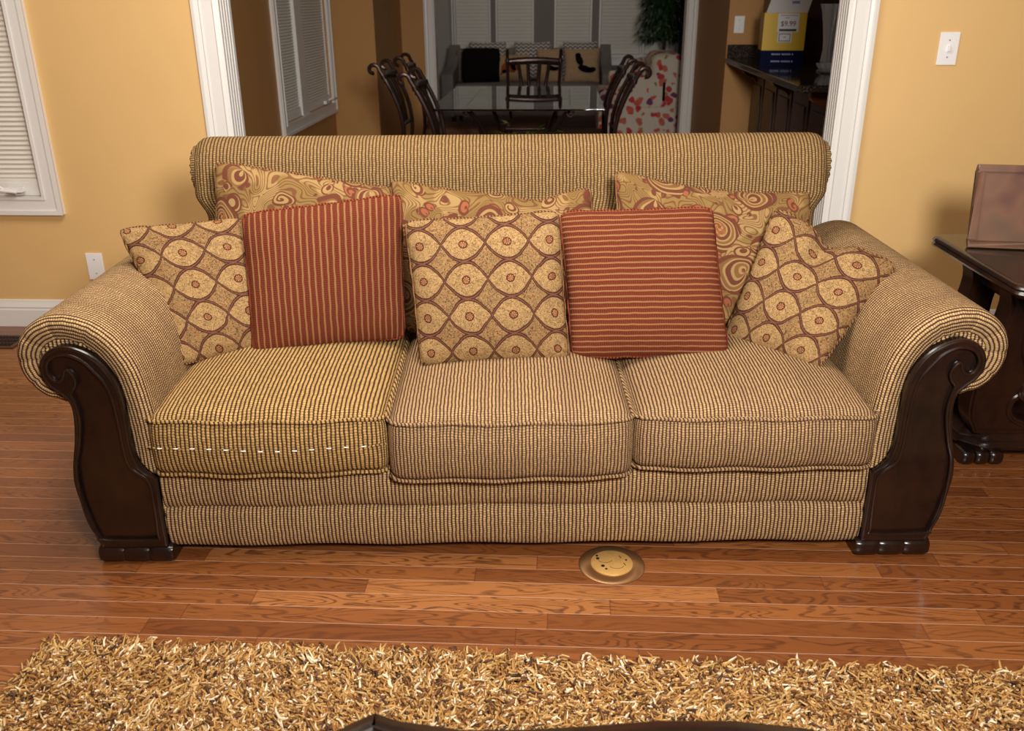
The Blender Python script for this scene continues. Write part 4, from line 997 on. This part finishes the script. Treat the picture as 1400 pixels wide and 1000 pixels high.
for x0,x1,lb,sd in ((-.26,.02,'tan pillow printed with a small bird behind the far dining chair',25),(.04,.42,'tan pillow with a dark crested bird at the right of the grey loveseat',26)):
    o=lp(x0,x1,10.14,.455,.80,.10,M['tan_pillow'],lb,T=.11,seed=sd)
    k=.7 if sd==25 else 1
    motif(o,[(.03*k,-.03*k,.075*k,.035*k,-.3),(-.03*k,.06*k,.035*k,.06*k,.5),(.10*k,-.04*k,.05*k,.028*k,.2),(-.045*k,.11*k,.03*k,.022*k,0)],M['fur'],'bird_motif')
# dark chest right of the loveseat
cd=empty('side_cabinet',(.66,10.75,0),0,label='low dark cabinet between the grey loveseat and the floral armchair',cat='cabinet')
bx('body',(-.16,-.2,.05),(.12,.2,.55),M['navy_dark'],cd,bevel=.006); bx('cabinet_top',(-.17,-.22,.55),(.13,.22,.575),M['navy_dark'],cd,bevel=.004); bx('base',(-.14,-.18,0),(.10,.18,.05),M['black'],cd)
# floral armchair (faces left)
ac=empty('armchair',(.80,9.55,0),0,label='floral upholstered armchair on the right of the sunroom',cat='armchair')
softbox((-.42,-.36,.03),(.36,.40,.30),M['floral'],'skirted_base',ac,.02); softbox((-.42,-.26,.30),(.14,.30,.46),M['floral'],'seat_cushion',ac,.04,.02)
softbox((.08,-.36,.25),(.40,.38,.80),M['floral'],'backrest',ac,.09)
for sy in (-.36,.28): softbox((-.30,sy,.28),(.30,sy+.10,.60),M['floral'],'arm',ac,.045)
pillow('throw_pillow',(.62,9.40,.46),(.80,9.72,.46),(.86,9.74,.74),(.66,9.40,.74),.12,M['floral'],'small floral pillow on the seat of the floral armchair',n=16,tos=idt,seed=31)
# leafy tree in the corner
tr=empty('potted_tree',(1.14,10.78,0),0,label='dark leafy potted tree in the sunroom corner behind the floral armchair',cat='plant')
MB().lathe([(.0001,0),(.13,0),(.17,.28),(.18,.30),(.16,.31),(.0001,.28)],20).build('pot',M['pot'],tr)
MB().tube(catmull([(0,0,.28),(.02,0,.8),(-.02,.02,1.3),(.02,0,1.8)],5),.02,8).build('trunk',M['bark'],tr)
mb=MB()
for k in range(3000):
    a=rn.uniform(0,2*PI); z=rn.uniform(.86,2.0); R=(.30+.06*math.sin(z*9))*math.sqrt(rn.random())*(.75+.25*min(1,(z-.8)/.3)); c=Vector((min(.33,R*math.cos(a)),R*math.sin(a),z))
    leafquad(mb,c,Vector((math.cos(a),math.sin(a),rn.uniform(-1.1,.1))),rn.uniform(.05,.09),rn.uniform(.02,.032))
mb.build('foliage',M['leaf'],tr)

# ------------------------------------------------------------------ bar counter, box and crystal
bc=empty('bar_counter',(1.22,5.85,0),0,label='dark cherry wood bar with corbels seen through the doorway on the right',cat='counter')
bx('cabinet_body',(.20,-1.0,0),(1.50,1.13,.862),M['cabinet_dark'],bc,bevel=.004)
for k in range(5):
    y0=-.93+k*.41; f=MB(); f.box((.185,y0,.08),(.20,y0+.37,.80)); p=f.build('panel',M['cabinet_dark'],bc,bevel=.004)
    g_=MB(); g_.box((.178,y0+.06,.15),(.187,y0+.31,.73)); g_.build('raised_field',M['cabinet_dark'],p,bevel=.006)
for yy in (-.93,.0,.98):
    f=MB(); prf=[(.06,.86),(.185,.86),(.185,.70),(.175,.715),(.165,.75),(.14,.775),(.10,.79),(.07,.815),(.06,.84)]
    P=[[(x+.015,y,z) for x,z in catmull(prf,3)] for y in (yy-.035,yy+.035)]; f.grid(P,cv=True); cap(f,P[0]); cap(f,P[1]); f.build('corbel',M['cabinet'],bc)
tp=bx('countertop',(1.205,4.82,.862),(2.75,6.985,.898),M['granite'],None,bevel=.006,label='dark speckled granite countertop on the bar',cat='countertop')
bx('backsplash',(1.212,6.965,.898),(2.75,6.995,.99),M['granite'],tp,bevel=.003)
uc=empty('hutch_cabinet',(2.1,6.78,.898),0,label='dark wood hutch cabinet standing on the granite behind the yellow box',cat='cabinet')
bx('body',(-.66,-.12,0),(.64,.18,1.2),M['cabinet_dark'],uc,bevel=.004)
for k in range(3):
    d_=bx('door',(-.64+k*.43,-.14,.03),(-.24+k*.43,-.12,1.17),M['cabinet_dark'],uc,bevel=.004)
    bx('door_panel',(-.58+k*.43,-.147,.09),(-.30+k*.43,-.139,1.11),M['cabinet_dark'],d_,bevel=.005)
# card box
BXA=Vector((1.285,6.16,.898)); bxo=empty('carton',BXA,math.radians(-6),label='yellow and navy printed carton with an open white flap on the granite bar',cat='box')
W_,D_,H_=.262,.22,.320
bx('carton_body',(0,0,.095),(W_,D_,H_),M['yellow'],bxo,bevel=.002)
bx('blue_band',(-.001,-.001,0),(W_+.001,D_+.001,.095),M['blue'],bxo,bevel=.002,label='navy blue lower band')
f=MB(); f.add([(0.01,.0,H_),(W_,.0,H_),(W_+.035,.09,H_+.085),(.045,.09,H_+.085),(0.01,.003,H_+.002),(W_,.003,H_+.002),(W_+.035,.093,H_+.087),(.045,.093,H_+.087)],[(0,1,2,3),(7,6,5,4),(0,4,5,1),(1,5,6,2),(2,6,7,3),(3,7,4,0)]); f.build('flap',M['paper'],bxo,smooth=False,label='raised white flap')
f=MB(); f.box((.17,.055,H_+.052),(.215,.075,H_+.068)); f.build('flap_print',M['inkblue'],bxo)
def text(s,size,loc,mat,par,name,rot=(PI/2,0,0),ext=.0006):
    cu=bpy.data.curves.new(name,'FONT'); cu.body=s; cu.size=size; cu.extrude=ext; cu.align_x='CENTER'
    t=bpy.data.objects.new('tmp',cu); COL.objects.link(t); dg=bpy.context.evaluated_depsgraph_get(); me=bpy.data.meshes.new_from_object(t.evaluated_get(dg)); bpy.data.objects.remove(t)
    o=bpy.data.objects.new(name,me); me.materials.clear(); me.materials.append(mat); COL.objects.link(o); o.parent=par; o.location=loc; o.rotation_euler=rot; return o
sgn_=bx('price_label',(.085,-.006,.205),(.215,-.003,.315),M['paper'],bxo,label='white price label')
text('$9.99',.042,(.150,-.007,.242),M['ink'],sgn_,'price_text')
bx('label_bar',(.097,-.0075,.211),(.203,-.006,.224),M['ink'],sgn_)
for k,(a,b) in enumerate(((.10,.205),(.13,.155))): 
    q=MB(); x=a
    while x<b: q.box((x,-.0072,.302-k*.014),(x+.006,-.006,.307-k*.014)); x+=.009
    q.build('small_print',M['inkblue'],sgn_)
bx('certificate_label',(.092,-.004,.145),(.178,-.001,.203),M['paper'],bxo); 
fb=MB()
for lo,hi in (((.099,-.0055,.151),(.171,-.004,.156)),((.099,-.0055,.192),(.171,-.004,.197)),((.099,-.0055,.156),(.104,-.004,.192)),((.166,-.0055,.156),(.171,-.004,.192)),((.128,-.0055,.172),(.142,-.004,.177))): fb.box(lo,hi)
fb.build('certificate_border',M['inkblue'],bxo)
for zz in (.068,.025):
    q=MB(); x=.065
    i=0
    while x<.20:
        q.box((x,-.0025,zz),(x+.007,-.001,zz+.009)); i+=1; x+=.0095 if i%6 else .016
    q.build('band_print',M['inklight'],bxo)
q=MB()
for (yy,zz) in ((.10,.26),(.13,.235),(.09,.215),(.11,.20)): q.box((-.002,yy,zz),(0,yy+.018,zz+.012))
q.build('side_print',M['inkblue'],bxo)
# crystal vase on a bowl
cv=empty('crystal_vase',(1.575,5.70,.898),0,label='flared cut crystal vase on the granite bar beside the yellow carton',cat='vase')
wob=lambda a:.07*math.cos(a*10)
MB().lathe([(.0001,.055),(.034,.055),(.030,.09),(.026,.13),(.030,.19),(.040,.26),(.052,.33),(.066,.375),(.062,.375),(.047,.33),(.035,.26),(.024,.19),(.018,.13),(.0001,.10)],20,wob=wob).build('vase_body',M['crystal'],cv,smooth=False)
MB().lathe([(.0001,.0),(.045,.0),(.050,.006),(.018,.02),(.016,.035),(.034,.055),(.0001,.055)],20,wob=wob).build('vase_foot',M['crystal'],cv,smooth=False)
cb=empty('crystal_bowl',(1.575,5.60,.898),0,label='low cut crystal bowl in front of the flared vase on the granite bar',cat='bowl')
cb.location=(1.565,5.575,.898)
MB().lathe([(.0001,0),(.03,0),(.045,.008),(.065,.030),(.078,.055),(.074,.056),(.058,.032),(.04,.014),(.0001,.010)],24,wob=lambda a:.05*math.cos(a*12)).build('bowl_body',M['crystal'],cb,smooth=False)

# ------------------------------------------------------------------ lights
def area(name,loc,target,size,power,color=(1,.9,.78),spread=None):
    l=bpy.data.lights.new(name,'AREA'); l.energy=power; l.color=color; l.shape='DISK'; l.size=size
    if spread: l.spread=spread
    o=bpy.data.objects.new(name,l); COL.objects.link(o); o.location=loc
    o.rotation_euler=(Vector(target)-Vector(loc)).to_track_quat('-Z','Y').to_euler(); return o
area('flash_softbox',(.50,-.10,1.80),(0,3.6,1.25),.5,64,(1,.965,.91),math.radians(130))
area('ceiling_lamp',(-.65,1.95,2.62),(-.65,1.95,0),1.3,60,(1,.94,.85))
area('dining_fill',(-.2,5.3,2.6),(-.2,5.9,0),.6,.25,(1,.82,.62))  # added weak fill for the dining room, no fixture modelled
area('sunroom_fill',(-.2,9.9,2.6),(-.2,11.2,.8),.8,4.5,(1,.93,.82))  # added unseen fill standing in for the sunroom's dim ambient light
wd=bpy.data.worlds.new('world'); SC.world=wd; wd.use_nodes=True; wd.node_tree.nodes['Background'].inputs[0].default_value=(.02,.02,.025,1)
SC.view_settings.view_transform='Standard'; SC.view_settings.look='None'; SC.view_settings.gamma=1; SC.view_settings.exposure=0; SC.view_settings.use_curve_mapping=False
